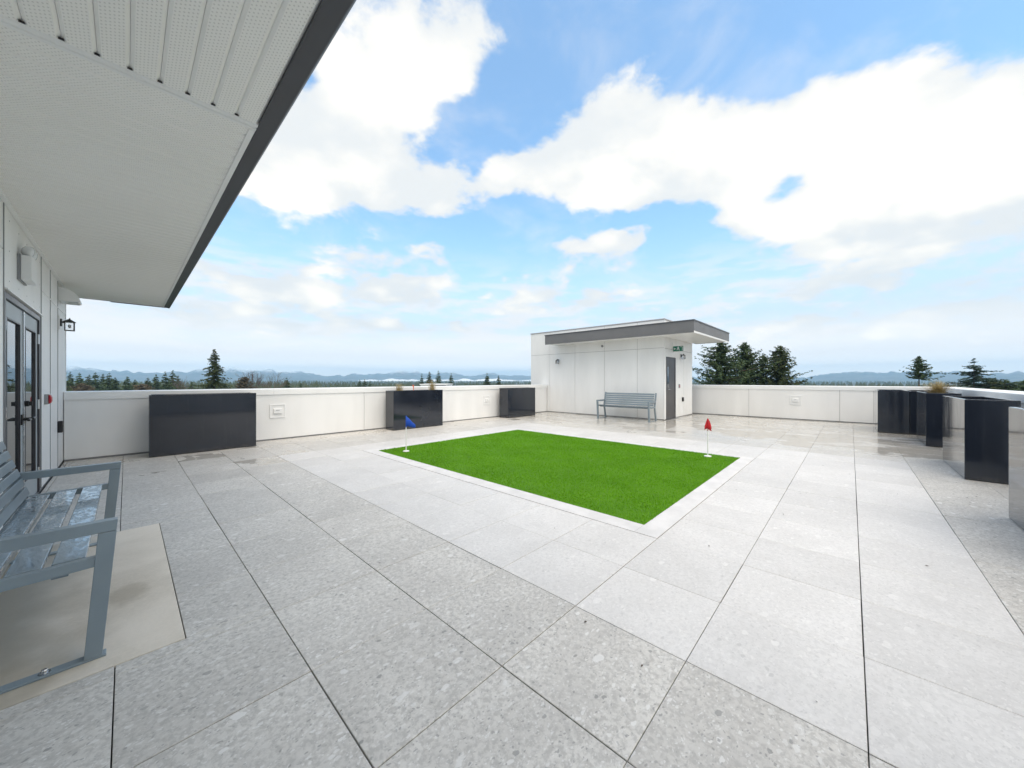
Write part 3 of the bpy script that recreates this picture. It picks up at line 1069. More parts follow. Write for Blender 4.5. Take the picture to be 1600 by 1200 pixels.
# ------------------------------------------------------------------ white shed at the far end
SX, SY, SX1, SY1, SH = 11.95, 4.42, 14.78, 10.08, 3.30
shed = thing('rooftop_shed', 'white panelled rooftop stair shed with a flat grey-edged canopy', 'shed', (SX, SY, 0))


def S(mb_pts):
    return tuple(p - q for p, q in zip(mb_pts, (SX, SY, 0)))


MB().box(S((SX + .0125, SY + .0125, -.07)), S((SX1, SY1, SH - .01))).build('wall_core', M['joint'], shed)
for a, b in ((4.432, 5.328), (5.328, 6.569), (6.569, 7.84), (7.84, 9.066), (9.066, SY1)):
    for z0, z1 in ((.025, 2.365), (2.365, SH - .02)):
        MB().box(S((SX, a + .005, z0 + .005)), S((SX + .012, b - .005, z1 - .005))).build('panel', M['white_panel'], shed, bevel=.0015)
for a, b, rows in ((SX + .0125, 12.11, ((.025, 2.345), (2.345, SH - .02))), (12.11, 12.97, ((2.075, 2.345), (2.345, SH - .02))), (12.97, 13.81, ((.025, 2.345), (2.345, SH - .02))),
                   (13.81, SX1, ((.025, 2.345), (2.345, SH - .02)))):
    for z0, z1 in rows:
        MB().box(S((a + .006, SY, z0 + .006)), S((b - .006, SY + .012, z1 - .006))).build('panel', M['white_panel'], shed, bevel=.0015)
MB().box(S((SX - .006, SY - .006, .02)), S((SX + .020, SY + .011, SH - .02))).build('corner_trim', M['white_metal'], shed)
MB().box(S((SX - .02, SY - .02, SH - .02)), S((SX1 + .02, SY1 + .02, SH + .015))).build('roof_coping', M['grey_coping'], shed, bevel=.004)
MB().box(S((SX + .1, SY + .1, SH + .015)), S((SX1 - .1, SY1 - .1, SH + .03))).build('roof', M['roofing'], shed)
# canopy wrapping the near corner
CX0, CX1, CY0, CY1, CZ0, CZ1 = 11.16, 15.28, 3.29, 8.70, 2.685, 3.05
L_ = [(CX0 + .02, CY0 + .02), (CX1 - .02, CY0 + .02), (CX1 - .02, SY - .002), (SX - .002, SY - .002), (SX - .002, CY1 - .02), (CX0 + .02, CY1 - .02)]
L_ = [(p[0] - SX, p[1] - SY) for p in L_]
MB().prism(L_, 'z', CZ0 + .03, CZ0 + .05).build('canopy_soffit', M['white_metal'], shed)
MB().prism(L_, 'z', CZ1 - .05, CZ1 - .02).build('canopy_roof', M['roofing'], shed)
for (a, b) in (((CX0, CY0, CZ0 + .055), (CX0 + .018, CY1, CZ1)), ((CX0 + .018, CY0, CZ0 + .055), (CX1, CY0 + .018, CZ1)), ((CX1 - .018, CY0 + .018, CZ0 + .055), (CX1, SY, CZ1)),
               ((CX0 + .018, CY1 - .018, CZ0 + .055), (SX - .003, CY1, CZ1))):
    MB().box(S(a), S(b)).build('fascia', M['grey_fascia'], shed, bevel=.002)
for (a, b) in (((CX0 - .012, CY0 - .012, CZ1 - .028), (CX0 - .001, CY1 + .01, CZ1 + .012)), ((CX0 - .001, CY0 - .012, CZ1 - .028), (CX1 + .01, CY0 - .001, CZ1 + .012))):
    MB().box(S(a), S(b)).build('drip_edge', M['charcoal'], shed)
for (a, b, m_) in (((CX0 + .004, CY0 + .004, CZ0), (CX0 + .016, CY1 - .004, CZ0 + .054), 'grey_fascia'), ((CX0 + .016, CY0 + .004, CZ0), (CX1 - .004, CY0 + .016, CZ0 + .054), 'white_metal')):
    MB().box(S(a), S(b)).build('soffit_trim', M[m_], shed)
# door
MBf = MB()
for (a, b) in (((12.11, SY - .012, .0), (12.155, SY + .03, 2.07)), ((12.925, SY - .012, .0), (12.97, SY + .03, 2.07)), ((12.155, SY - .012, 2.025), (12.925, SY + .03, 2.07))):
    MBf.box(S(a), S(b))
MBf.build('door_frame', M['frame_dark'], shed, bevel=.002)
dr = MB().box(S((12.158, SY + .0, .012)), S((12.922, SY + .011, 2.022))).build('door', M['frame_dark'], shed, bevel=.002)
MB().box(S((12.21, SY - .004, 1.05)), S((12.33, SY - .001, 1.75))).build('vision_pane', M['glass'], dr)
hn = MB().tube([S((12.23, SY - .001, 1.0)), S((12.23, SY - .05, 1.0)), S((12.36, SY - .055, 1.0))], .010, 8)
hn.lathe([(.0, .0), (.03, .0)], S((12.23, SY - .004, 1.0)), 8)
hn.build('handle', M['chrome'], dr)
MB().box(S((12.158, SY - .004, .02)), S((12.922, SY - .001, .20))).build('kick_plate', M['frame_dark'], dr)
MB().box(S((12.08, SY - .10, -.01)), S((13.0, SY - .013, .012))).build('threshold', M['chrome'], shed)

lantern('black wall lantern on the shed face beside the parapet', (SX, 8.61, 2.09), R(90))
lantern('black wall lantern on the shed beside its dark door', (13.47, SY, 2.17), R(180))
# exit sign, hung like a flag from the wall above the door
es = thing('exit_sign', 'green running man exit sign above the dark shed door', 'exit sign', (12.68, SY, 2.365))
MB().box((-.03, -.02, .03), (.03, -.001, .20)).build('bracket', M['white_metal'], es)
MB().box((-.026, -.37, -.10), (.026, -.022, .095)).build('housing', M['white_metal'], es, bevel=.004)
MB().box((-.0285, -.36, -.088), (-.0265, -.032, .083)).build('sign_face', M['exit_green'], es)


def white_shape(pts, nm='pictogram'):
    MB().prism([(p[0], p[1]) for p in pts], 'x', -.0305, -.0288).build(nm, M['lens'], es)


yc = -.195
man = [(yc + y_, z_) for y_, z_ in ((.010, .040), (-.018, .040), (-.045, .012), (-.038, .004), (-.016, .022), (-.020, -.010), (-.045, -.035), (-.040, -.075), (-.026, -.075), (-.030, -.040),
                                    (-.004, -.020), (.018, -.045), (.050, -.050), (.050, -.036), (.026, -.032), (.010, -.004), (.014, .018), (.034, .000), (.042, .008), (.024, .034))]
white_shape(man)
white_shape([(yc - .006 + .014 * math.cos(k * .785), .058 + .014 * math.sin(k * .785)) for k in range(8)])
white_shape([(-.335, -.07), (-.335, .065), (-.262, .065), (-.262, .052), (-.322, .052), (-.322, -.07)])
white_shape([(-.125, .006), (-.085, .006), (-.085, .030), (-.05, -.002), (-.085, -.034), (-.085, -.010), (-.125, -.010)])
cr = thing('card_reader', 'small dark card reader beside the shed door', 'card reader', (13.33, SY, 1.10))
MB().box((-.05, -.026, -.07), (.05, 0, .07)).build('case', M['grey_box'], cr, bevel=.006)
MB().box((-.03, -.029, -.04), (.03, -.0265, .03)).build('keypad', M['red'], cr)
ob = thing('outlet_box', 'black weatherproof outlet box low on the shed wall', 'outlet', (13.66, SY, .62), 0, 'outlet boxes low on the walls')
MB().box((-.045, -.05, -.075), (.045, 0, .075)).build('cover', M['black'], ob, bevel=.008)
MB().box((-.03, -.058, -.06), (.03, -.0505, .02)).build('lid', M['frame_dark'], ob, bevel=.003)
cm = thing('dome_camera', 'small grey dome fitting high on the shed wall above the bench', 'camera', (SX, 6.65, 2.555))
MB().box((-.012, -.06, -.06), (0, .06, .06)).build('base', M['white_metal'], cm, bevel=.004)
dm = MB()
for i in range(6):
    pass
dm.lathe([(.045, .0), (.044, .015), (.036, .035), (.02, .05), (.0, .055)], n=14)
dmo = dm.build('dome', M['grey_box'], cm, smooth=True, loc=(-.012, 0, 0))
dmo.rotation_euler = (0, R(-90), 0)

# ------------------------------------------------------------------ building with the eave
WY1, SOF, EX, EY = 9.56, 2.775, .605, 10.05
bld = thing('penthouse_building', 'white panelled building with glass double doors under a deep perforated eave', 'building', (WALL_X, 6.0, 0))


def B(p):
    return (p[0] - WALL_X, p[1] - 6.0, p[2])


DY0, DY1, DZ = 5.10, 6.90, 2.045
MB().box(B((-4.5, -3.0, -.07)), B((WALL_X - .25, WY1, SOF + .2))).build('inner_core', M['frame_dark'], bld)
core = MB()
core.box(B((WALL_X - .25, -3.0, -.07)), B((WALL_X - .012, DY0, SOF + .2)))
core.box(B((WALL_X - .25, DY1, -.07)), B((WALL_X - .012, WY1 - .012, SOF + .2)))
core.box(B((WALL_X - .25, DY0, DZ)), B((WALL_X - .012, DY1, SOF + .2)))
core.build('wall_core', M['joint'], bld)
TOP = SOF + .03
for (a, b, rows) in ((-3.0, -.8, ((.02, 2.385), (2.385, TOP))), (-.8, 1.6, ((.02, 2.385), (2.385, TOP))), (1.6, 3.9, ((.02, 2.385), (2.385, TOP))), (3.9, DY0 - .03, ((.02, 2.385), (2.385, TOP))),
                     (DY0 - .03, DY1 + .08, ((DZ + .03, TOP),)), (DY1 + .08, 7.73, ((.02, 2.375), (2.375, TOP))), (7.73, 8.50, ((.02, 2.375), (2.375, TOP))), (8.50, WY1 - .03, ((.02, 2.375), (2.375, TOP)))):
    for z0, z1 in rows:
        MB().box(B((WALL_X - .012, a + .004, z0 + .004)), B((WALL_X, b - .004, z1 - .004))).build('panel', M['white_panel'], bld, bevel=.0015)
MB().box(B((WALL_X - .25, WY1 - .0119, -.07)), B((WALL_X - .012, WY1, TOP))).build('end_panel', M['white_panel'], bld)
MB().box(B((WALL_X - .02, WY1 - .03, .02)), B((WALL_X + .005, WY1 + .004, TOP))).build('corner_trim', M['white_metal'], bld)
for zz in (2.38,):
    MB().box(B((WALL_X - .008, DY1 + .09, zz - .012)), B((WALL_X + .008, WY1 - .035, zz - .001))).build('flashing', M['white_metal'], bld)
MB().box(B((WALL_X - .008, DY0 - .02, DZ + .012)), B((WALL_X + .022, DY1 + .07, DZ + .026))).build('head_flashing', M['white_metal'], bld)
for yy in (3.9, DY0 - .03, DY1 + .08, 7.73, 8.50):
    MB().box(B((WALL_X - .0118, yy - .0032, DZ + .04 if abs(yy - 6) < .0 else .03)), B((WALL_X + .006, yy + .0032, TOP - .01))).build('joint_trim', M['grey_box'], bld)
# fasteners on the panels
fs_ = MB()
for yy in np.arange(5.3, 6.9, .4):
    for zz in (2.16, 2.42, 2.68):
        fs_.lathe([(.0, .0), (.006, .0)], (0, 0, 0), 6) if False else fs_.box(B((WALL_X, yy - .005, zz - .005)), B((WALL_X + .0015, yy + .005, zz + .005)))
tag(fs_.build('screw_heads', M['grey_box'], bld), kind='stuff')
# door frame and leaves, set back in the wall
FR = MB()
X0_, X1_ = WALL_X - .11, WALL_X + .004
FR.box(B((X0_, DY0, .0)), B((X1_, DY0 + .05, DZ)))
FR.box(B((X0_, DY1 - .05, .0)), B((X1_, DY1, DZ)))
FR.box(B((X0_, DY0 + .05, DZ - .05)), B((X1_, DY1 - .05, DZ)))
FR.build('door_frame', M['frame_dark'], bld, bevel=.003)
MB().box(B((X0_, DY0 + .05, .001)), B((X1_ - .003, DY1 - .05, .018))).build('threshold', M['chrome'], bld)


def leaf(y0, y1, hand):
    xa, xb = WALL_X - .055, WALL_X - .012
    z0, z1, ST = .022, DZ - .054, .125
    d = MB()
    d.box(B((xa, y0, z0)), B((xb, y0 + ST, z1)))
    d.box(B((xa, y1 - ST, z0)), B((xb, y1, z1)))
    d.box(B((xa, y0 + ST, z0)), B((xb, y1 - ST, z0 + .25)))
    d.box(B((xa, y0 + ST, z1 - .14)), B((xb, y1 - ST, z1)))
    lf = d.build('door', M['door_grey'], bld, bevel=.003)
    MB().box(B((xa + .014, y0 + ST, z0 + .25)), B((xb - .012, y1 - ST, z1 - .14))).build('glass', M['glass'], lf)
    gs = MB()
    for (a, b) in (((y0 + ST, z0 + .25), (y0 + ST + .012, z1 - .14)), ((y1 - ST - .012, z0 + .25), (y1 - ST, z1 - .14)), ((y0 + ST + .012, z0 + .25), (y1 - ST - .012, z0 + .262)), ((y0 + ST + .012, z1 - .152), (y1 - ST - .012, z1 - .14))):
        gs.box(B((xb - .0118, a[0], a[1])), B((xb + .003, b[0], b[1])))
    gs.build('glazing_bead', M['frame_dark'], lf)
    yh = y1 - .065 if hand > 0 else y0 + .065
    yo = -.13 * hand
    h_ = MB().tube([B((xb, yh, .92)), B((xb + .055, yh, .92)), B((xb + .058, yh + yo, .92))], .011, 8)
    h_.box(B((xb, yh - .028, .87)), B((xb + .010, yh + .028, .97)))
    h_.build('handle', M['black'], lf)
    hy = y0 - .004 if hand > 0 else y1 + .004
    for zh in (.25, 1.03, 1.78):
        MB().tube([B((xb + .008, hy, zh - .055)), B((xb + .008, hy, zh + .055))], .010, 8).build('hinge', M['chrome'], lf)
    return lf


l1 = leaf(DY0 + .054, 5.985, 1)
l2 = leaf(5.995, DY1 - .054, -1)
lk = MB().tube([B((WALL_X - .012, 6.06, 1.07)), B((WALL_X + .018, 6.06, 1.07))], .028, 14)
lk.box(B((WALL_X + .018, 6.052, 1.05)), B((WALL_X + .04, 6.068, 1.09)))
lk.build('lock', M['black'], l2)
MB().box(B((WALL_X - .012, 5.968, .03)), B((WALL_X - .002, 6.012, DZ - .06))).build('astragal', M['chrome'], l1)

# eave: planks, trims and fascia
TRY = 2.52


def plank_profile(half):
    g = .013
    return [(-half, .02), (-half, .012), (-half + g, .0), (half - g, .0), (half, .012), (half, .02)]


PW = .1016
FX = EX - .085
k = 0
prof_h = PW / 2 - .0006
# planks across the eave beyond the trim
me_x = MB().prism(plank_profile(prof_h), 'x', -(FX - WALL_X - .03) / 2, (FX - WALL_X - .03) / 2).mesh('soffit_plank', M['soffit'])
yy = TRY + .03 + PW / 2
while yy + PW / 2 < EY - .03:
    o = bpy.data.objects.new('soffit_plank', me_x)
    COL.objects.link(o)
    o.parent = bld
    o.location = B(((FX + WALL_X + .03) / 2, yy, SOF + random.uniform(-.0008, .0008)))
    yy += PW
# planks along the eave on this side of the trim
ly = (TRY - .03 + 3.0) / 2
mbp = MB().prism([(p[0], p[1]) for p in plank_profile(prof_h)], 'x', -ly, ly)
me_y = mbp.mesh('soffit_plank', M['soffit'])
xx = FX - PW / 2
while xx + PW / 2 > WALL_X - .02:
    o = bpy.data.objects.new('soffit_plank', me_y)
    COL.objects.link(o)
    o.parent = bld
    o.rotation_euler = (0, 0, R(90))
    o.location = B((xx, (TRY - .03 - 3.0) / 2, SOF + random.uniform(-.0008, .0008)))
    xx -= PW
MB().box(B((WALL_X - .02, -3, SOF + .0215)), B((EX - .09, EY - .02, SOF + .035))).build('soffit_backing', M['white_metal'], bld)
MB().prism([(p[0] + TRY - 6.0, p[1] + SOF) for p in ((-.034, .021), (-.034, .004), (-.024, -.004), (-.008, -.004), (-.004, .002), (.010, .002), (.014, -.004), (.034, -.004), (.034, .021))], 'x', .0, FX - WALL_X).build('soffit_trim', M['white_metal'], bld)
MB().box(B((WALL_X + .002, TRY + .03, SOF - .012)), B((WALL_X + .032, EY - .03, SOF + .02))).build('wall_trim', M['white_metal'], bld)
MB().prism([(FX - WALL_X - .03, SOF - .006), (FX - WALL_X - .002, SOF - .006), (FX - WALL_X - .002, SOF + .02), (FX - WALL_X - .03, SOF - .002)], 'y', TRY - 6.0 + .035, EY - .03 - 6.0).build('edge_trim', M['white_metal'], bld)
fas = [(FX - WALL_X, SOF - .008), (EX - WALL_X - .012, SOF - .022), (EX - WALL_X, SOF - .010), (EX - WALL_X, SOF + .27), (FX - WALL_X, SOF + .27)]
MB().prism(fas, 'y', -9.0, EY - 6.0).build('fascia', M['charcoal'], bld, bevel=.003)
MB().box(B((WALL_X - .3, EY - .028, SOF - .004)), B((FX - .001, EY, SOF + .27))).build('end_fascia', M['white_metal'], bld)
MB().box(B((-.2, EY + .001, SOF - .015)), B((FX + .03, EY + .014, SOF + .27))).build('end_drip', M['charcoal'], bld)
MB().box(B((-4.5, -3, SOF + .271)), B((EX + .02, EY + .02, SOF + .31))).build('roof', M['roofing'], bld)
cp = MB()
xx = FX - PW
while xx > WALL_X:
    cp.prism([(xx - .009 - WALL_X, SOF - .002), (xx + .009 - WALL_X, SOF - .002), (xx + .007 - WALL_X, SOF + .004), (xx - .007 - WALL_X, SOF + .004)], 'y', TRY - .044 - 6.0, TRY - .036 - 6.0)
    xx -= PW
tag(cp.build('groove_ends', M['black'], bld), kind='stuff')

# fittings on that wall
em = thing('emergency_light', 'white emergency light with two lamp heads above the glass doors', 'emergency light', (WALL_X, 5.78, 2.36))
MB().box((0, -.17, -.12), (.018, .17, .12)).build('back_plate', M['grey_box'], em)
MB().box((.0185, -.16, -.115), (.085, .13, .115)).build('case', M['white_metal'], em, bevel=.006)
MB().box((.02, .135, -.10), (.08, .17, .10)).build('lens', M['lens'], em, bevel=.004)
for s in (-.08, .07):
    hd = MB().lathe([(.0, .03), (.03, .028), (.05, .015), (.054, .0), (.045, -.03), (.02, -.045), (.0, -.045)], (0, 0, 0), 14).build('lamp_head', M['lens'], em, smooth=True, loc=(.06, s, .165))
    hd.rotation_euler = (0, R(100), 0)
    MB().tube([(.045, s, .114), (.05, s, .15)], .012, 8).build('stem', M['white_metal'], em)
hd_ = thing('wall_hood', 'white curved hood light on the wall close under the eave end', 'wall light', (WALL_X, 8.72, 2.55))
arc = [(0, .13)] + [(.02 + .19 * math.sin(t), -.06 + .19 * math.cos(t)) for t in np.linspace(0.0, 1.45, 9)] + [(.2, -.06), (0, -.06)]
MB().prism(arc, 'y', -.19, .19).build('hood', M['white_metal'], hd_, bevel=.003)
MB().box((.01, -.17, -.066), (.185, .17, -.0605)).build('lens', M['lens'], hd_)
lantern('black wall lantern with a clear glass box at the end of the door wall', (WALL_X, 8.62, 2.17), R(-90))
al = thing('alarm_strobe', 'red fire alarm strobe on a grey box beside the glass doors', 'fire alarm', (WALL_X, 7.29, 1.07))
MB().box((0, -.062, -.062), (.03, .062, .062)).build('box', M['grey_box'], al, bevel=.003)
MB().prism([(.0305, -.058), (.048, -.05), (.056, -.02), (.056, .02), (.048, .05), (.0305, .058)], 'y', -.05, .05).build('lens', M['red'], al, bevel=.008)
ob2 = thing('outlet_box', 'black weatherproof outlet box low on the door wall below the lantern', 'outlet', (WALL_X, 8.51, .62), R(90), 'outlet boxes low on the walls')
MB().box((-.045, -.05, -.085), (.045, 0, .085)).build('cover', M['black'], ob2, bevel=.008)
MB().box((-.03, -.058, -.06), (.03, -.0505, .02)).build('lid', M['grey_box'], ob2, bevel=.003)


# ------------------------------------------------------------------ trees
def crown_arrays(h, slope, rmax, depth, seed, nb, droop, upturn, tuft_s, irr, pw=.85, lean=0.0, tier=0.0):
    g = np.random.default_rng(seed)
    V, F = [], []
    n = 0
    bones = []
    for b in range(nb):
        t = (b + g.random()) / nb
        zt = depth * t ** 1.05
        if tier:
            zt = (math.floor(zt / tier) + .5 + g.normal(0, .24)) * tier
            zt = max(zt, .02)
        rad = min(rmax, slope * zt ** pw + .05) * (1 + irr * g.normal(0, .5))
        rad = max(rad, .06)
        ts = min(tuft_s, .10 + rad * .45)
        a = b * 2.39996 + g.normal(0, .5)
        z0 = h - zt
        dirv = np.array([math.cos(a), math.sin(a), 0])
        m = max(2, int(rad / (ts * .5)))
        drp = droop * (1 + irr * g.normal(0, .6))
        bones.append((z0, dirv, rad, drp))
        for k in range(m):
            s = (k + .5 + g.uniform(-.3, .3)) / m
            if g.random() < .12 * irr + .04:
                continue
            c = dirv * rad * s + np.array([lean * zt * .1, 0, z0 + (-drp * s + upturn * s * s) * rad])
            side = np.array([-dirv[1], dirv[0], 0])
            wdt = ts * (1.25 - .6 * s) * g.uniform(.7, 1.2)
            for q_ in range(4):
                sgn = 1 if q_ % 2 else -1
                ax = dirv * g.uniform(.35, .9) + side * sgn * g.uniform(.3, 1.0) + np.array([0, 0, g.uniform(-.55, .15)])
                ax /= np.linalg.norm(ax)
                up = np.cross(ax, g.normal(0, 1, 3))
                up /= np.linalg.norm(up) + 1e-6
                c2 = c + g.normal(0, ts * .18, 3)
                L = wdt * g.uniform(.7, 1.3)
                V += [c2 - up * L * .20, c2 + up * L * .20, c2 + ax * L * .75 + up * L * .13, c2 + ax * L, c2 + ax * L * .75 - up * L * .13]
                F += [(n, n + 1, n + 2), (n, n + 2, n + 4), (n + 4, n + 2, n + 3)]
                n += 5
    return np.array(V), np.array(F), bones


def conifer(name, label, px, ytop, dist, slope, rmax, seed, nb=150, droop=.35, upturn=.15, tuft_s=.42, irr=.35, depth=None, m='needle', group=None, pw=.85, cat='tree', tier=0.0):
    x, y, _ = on_ray(px, dist, 0)
    h = (CAM_H - GZ) + (594 - ytop) / 564.9 * dist
    depth = depth or min(h * .85, (606 - ytop) / 564.9 * dist + 3.5)
    o = thing(name, label, cat, (x, y, GZ), 0, group)
    V, F, bones = crown_arrays(h, slope, rmax, depth, seed, nb, droop, upturn, tuft_s, irr, pw, 0.0, tier)
    r0 = max(.12, h * .012)
    tr = MB().tube([(0, 0, -.2), (0, 0, h * .5), (0, 0, h - .3)], [r0, r0 * .6, .02], 7)
    for (z0, dv, rad, drp) in bones[::3]:
        if rad > .6:
            tr.tube([(0, 0, z0), tuple(dv * rad * .8 + np.array([0, 0, z0 + (-drp * .8 + upturn * .64) * rad]))], [max(.012, rad * .014), .006], 4, caps=False)
    tr.build('trunk', M['bark'], o)
    np_mesh('crown', V, F, M[m], o)
    return o


CG = 'conifers beyond the parapet'
conifer('fir_tree', 'tall fir with a bare jutting side branch behind the widest planter', 335, 545, 58, .40, 2.4, 1, 230, .38, .12, .30, .42, m='needle_light', pw=.92, tier=.62)
conifer('pine_tree', 'broad loose tree whose low branch reaches towards the shed corner', 1126, 534, 44, 1.10, 3.1, 2, 330, .10, .30, .33, .85, pw=.62, m='needle', tier=.5)
conifer('pine_tree', 'dense upright pine in the middle of the group beside the shed', 1163, 535, 46, .80, 2.0, 3, 290, .05, .35, .32, .6, pw=.72, m='needle')
conifer('pine_tree', 'slim young pine between the two dense pines beside the shed', 1192.5, 552, 46, .56, 1.3, 4, 160, .05, .35, .28, .55, m='needle')
conifer('pine_tree', 'full rounded pine at the outer end of the group beside the shed', 1218, 540, 44, .82, 2.0, 5, 280, .08, .33, .32, .65, pw=.74, m='needle_light')
conifer('pine_tree', 'sparse small pine with upturned branch tips above the end-on planter', 1436, 556, 42, .56, 1.5, 6, 100, .08, .30, .22, .75, m='needle', pw=1.15, depth=2.7, tier=.3)
conifer('cedar_tree', 'cedar with long flat layered branches above the far planters', 1522, 559, 40, .72, 3.0, 7, 110, .16, .14, .22, .6, pw=1.55, m='needle_blue', tier=.33)
conifer('leafy_tree', 'low dense green tree top just beside the layered cedar', 1546, 591, 42, 1.3, 1.4, 8, 90, .1, .1, .32, .4, m='needle_light', pw=.5)
conifer('leafy_tree', 'rounded dark tree top past the cedar over the parapet', 1571, 594, 42, 1.2, 1.3, 9, 90, .1, .1, .32, .4, m='needle', pw=.5)
conifer('leafy_tree', 'small dark tree top cut off by the picture edge', 1602, 594, 42, 1.2, 1.3, 10, 90, .1, .1, .32, .4, m='needle', pw=.5)
conifer('fir_tree', 'fir mostly hidden behind the door wall with one branch tip showing', 84, 553, 52, .40, 2.0, 11, 140, .25, .1, .42, .5)
ADJ = [(110, 582, 120, .42, 2.6), (124, 583, 118, .42, 2.4), (139, 586, 125, .42, 2.4), (149, 581.5, 122, .40, 2.6), (161, 585, 128, .42, 2.4), (171, 583, 120, .44, 2.7), (180, 590, 120, .45, 2.2),
       (199, 588.5, 130, .44, 2.6), (211, 594, 130, .45, 2.2), (231, 590.5, 128, .45, 2.4), (244, 585, 125, .42, 2.4), (258, 581, 118, .34, 2.0), (270, 578.5, 118, .40, 2.3), (278, 588, 122, .42, 2.0),
       (300, 597, 120, .45, 1.6), (448, 590, 110, .34, 1.6), (470, 599, 140, .4, 1.5),
       (562, 594, 190, .36, 1.8), (570, 593, 190, .36, 1.8), (578, 597, 190, .36, 1.8),
       (659, 584, 140, .27, 1.4), (671, 580.5, 145, .36, 2.1), (685, 580, 140, .36, 2.2), (705, 583.5, 140, .34, 2.0), (761, 583.5, 140, .42, 2.5), (779, 587, 145, .34, 1.9)]
LBL = ['dark fir at the near end of the clump beside the door wall', 'dark fir second from the door wall in the dense clump', 'low dark fir inside the dense clump by the door wall',
       'tallest dark fir in the dense clump by the door wall', 'dark fir in the dense clump behind the tallest one there', 'broad dark fir ending the dense clump by the door wall',
       'short dark fir stepping down from the dense clump', 'lone short dark fir between the two clumps above the wide planter', 'very low fir in the dip between the two clumps',
       'low fir starting the clump before the tall fir', 'middle fir of the clump before the tall fir', 'thin spire fir next to the highest of its clump',
       'highest fir of the clump before the tall fir', 'low fir leaning on the highest of its clump', 'tiny fir top just before the tall fir',
       'small pointed fir beside the bare branching trees', 'tiny fir top past the bare branching trees', 'first of three far firs above the open parapet', 'highest of three far firs above the open parapet',
       'lowest of three far firs above the open parapet', 'narrow dark fir above the blue flag planter', 'brownish fir behind the straw grass tuft', 'full dark fir rising beside the straw grass tuft',
       'fir standing alone past the straw grass tuft', 'broad fir above the planter by the shed', 'smaller fir beside the broad one near the shed']
for k, ((px, yt, dist, sl, rm), lb) in enumerate(zip(ADJ, LBL)):
    conifer('fir_tree', lb, px, yt - 1, dist, sl, rm, 40 + k, 120, .30, .08, .55, .45, tier=.8, m='needle_light' if k in (2, 9, 21) else 'needle', group=CG)
# the branch that juts from the tall fir
jx, jy, _ = on_ray(335, 58)


def bare_tree(label, px, ytop, dist, seed, spread):
    x, y, _ = on_ray(px, dist)
    h = (CAM_H - GZ) + (594 - ytop) / 564.9 * dist
    o = thing('bare_tree', label, 'tree', (x, y, GZ), 0, 'leafless trees beyond the parapet')
    r_ = random.Random(seed)
    trk, tw = MB(), MB()
    trk.tube([(0, 0, -.2), (.1, .1, h * .35), (.0, .2, h * .62)], [.28, .2, .13], 7)

    def grow(p, d, L, rad, lev):
        q_ = p + d * L
        mid = p + d * L * .5 + Vector((r_.gauss(0, .06), r_.gauss(0, .06), r_.gauss(0, .04))) * L
        tw.tube([p, mid, q_], [rad, rad * .8, rad * .55], 4, caps=False)
        if lev == 0:
            return
        for c in range(3 if lev > 1 else 4):
            nd = (d + Vector((r_.gauss(0, spread), r_.gauss(0, spread), r_.gauss(.12, .2)))).normalized()
            grow(p + d * L * r_.uniform(.5, 1.0), nd, L * r_.uniform(.55, .8), rad * .55, lev - 1)
    for c in range(5):
        a = r_.uniform(0, 6.28)
        grow(Vector((0, .2, h * r_.uniform(.5, .62))), Vector((math.cos(a) * spread, math.sin(a) * spread, 1)).normalized(), h * .17, .085, 4)
    # bring the top to its height
    zs = max(v[2] for v in tw.v)
    tw.v = [(v[0], v[1], h * .5 + (v[2] - h * .5) * (h * .5) / max(zs - h * .5, .1)) for v in tw.v]
    trk.build('trunk', M['bark'], o)
    tw.build('branches', M['twig'], o)
    return o


bare_tree('leafless tree with two upright leaders beyond the wide planter end', 396, 576, 95, 5, .30)
bare_tree('spreading leafless tree beyond the parapet vent', 430, 579, 92, 8, .55)
bare_tree('thin leafless tree between the fir clump and the tall fir', 287, 585, 110, 12, .40)
conifer('shrub_tree', 'brown winter thicket at the foot of the leafless tree', 381, 589, 92, 1.2, 2.6, 77, 120, .05, .2, .5, .6, m='dry_leaf', pw=.5)
conifer('shrub_tree', 'reddish brown thicket in front of the dark clump by the door wall', 128, 599, 90, 1.4, 3.0, 78, 110, .05, .2, .5, .6, m='dry_leaf', pw=.5)
conifer('shrub_tree', 'brown thicket in front of the second fir clump', 222, 600, 92, 1.4, 2.6, 79, 110, .05, .2, .5, .6, m='dry_leaf', pw=.5)

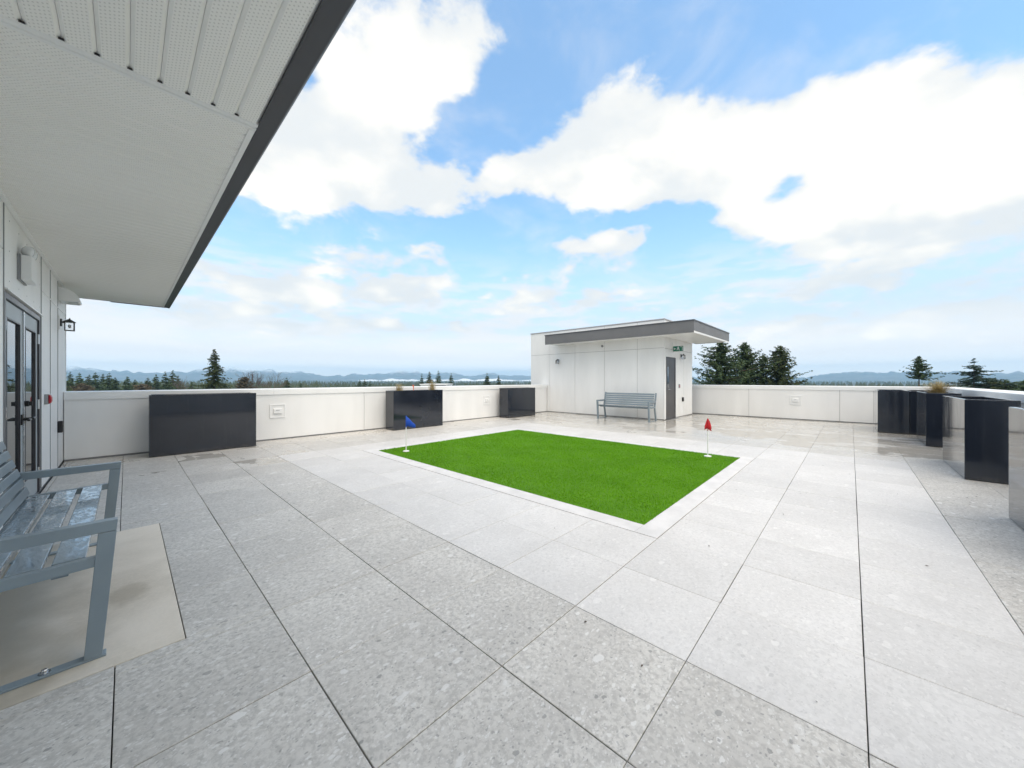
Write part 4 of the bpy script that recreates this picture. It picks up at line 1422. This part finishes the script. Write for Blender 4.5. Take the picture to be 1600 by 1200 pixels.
# far-off wood that reads as one mass
fv, ff = [], []
n = 0
NFT = 6500
for k in range(NFT):
    d = 190 + 3600 * rng.random() ** 1.7
    if rng.random() < .35:
        d = rng.uniform(150, 420)
    aa = rng.uniform(R(-62), R(62))
    pxl = math.tan(aa)
    lf_side = 1.0 if aa < R(-28) else 0.0
    base = FWD * d + RGT * (pxl * d)
    hh = rng.uniform(9.5, 13.8) + 1.6 * rng.random() * min(d / 900, 1.5) + lf_side * rng.uniform(0, 2.2)
    rd = hh * rng.uniform(.18, .42)
    s = 6
    for lay in range(3):
        zb, zt2 = hh * (.15 + .24 * lay), hh * (.62 + .19 * lay)
        rl = rd * (1 - .27 * lay)
        i0 = n
        ph = rng.uniform(0, 6)
        for j in range(s):
            a_ = ph + j * 2 * math.pi / s
            rj = rl * rng.uniform(.6, 1.2)
            fv.append((base.x + rj * math.cos(a_), base.y + rj * math.sin(a_), GZ + zb + rng.uniform(-.6, .6)))
        fv.append((base.x + rng.uniform(-.3, .3), base.y + rng.uniform(-.3, .3), GZ + zt2))
        ff += [(i0 + j, i0 + (j + 1) % s, i0 + s) for j in range(s)]
        n += s + 1
tag(np_mesh('far_forest', fv, ff, M['forest']), kind='stuff')

# neighbouring roof that shows over the parapet
nb = thing('neighbour_building', 'low white flat-roofed building showing over the parapet behind the grass tufts', 'building', on_ray(683, 46, GZ), R(YAW))
W_ = 1.6
ztop = CAM_H - GZ - 5.6 / 564.9 * 46
MB().box((-2, -W_, 0), (2, W_, ztop - .14)).build('wall', M['white_panel'], nb)
MB().box((-2.1, -W_ - .1, ztop - .14), (2.1, W_ + .1, ztop)).build('roof', M['white_metal'], nb)
MB().box((-2.012, -W_ + .1, ztop - .26), (-2.002, W_ - 1.2, ztop - .16)).build('window', M['glass'], nb)

# bits of leaf and grit blown over the deck
lv, lf_ = [], []
for k in range(170):
    x, y = random.uniform(.3, 9.5), random.uniform(-1.2, 8.3)
    if random.random() < .45:
        x, y = random.choice(((random.uniform(.3, 14), PY - random.uniform(.02, .25)), (random.uniform(3.5, 12.5), random.uniform(-1.08, -.75)), (random.uniform(11.6, 15), random.uniform(.0, 4.2))))
    if G0 - .1 < x < G1 + .1 and H0 - .1 < y < H1 + .1:
        continue
    a, L = random.uniform(0, 6.28), random.uniform(.004, .013)
    i0 = len(lv)
    dx_, dy_ = math.cos(a) * L, math.sin(a) * L
    lv += [(x - dx_, y - dy_, .0045), (x + dy_ * .45, y - dx_ * .45, .0075), (x + dx_, y + dy_, .005), (x - dy_ * .45, y + dx_ * .45, .006)]
    lf_.append((i0, i0 + 1, i0 + 2, i0 + 3))
tag(np_mesh('leaf_litter', lv, lf_, M['bark']), kind='stuff')
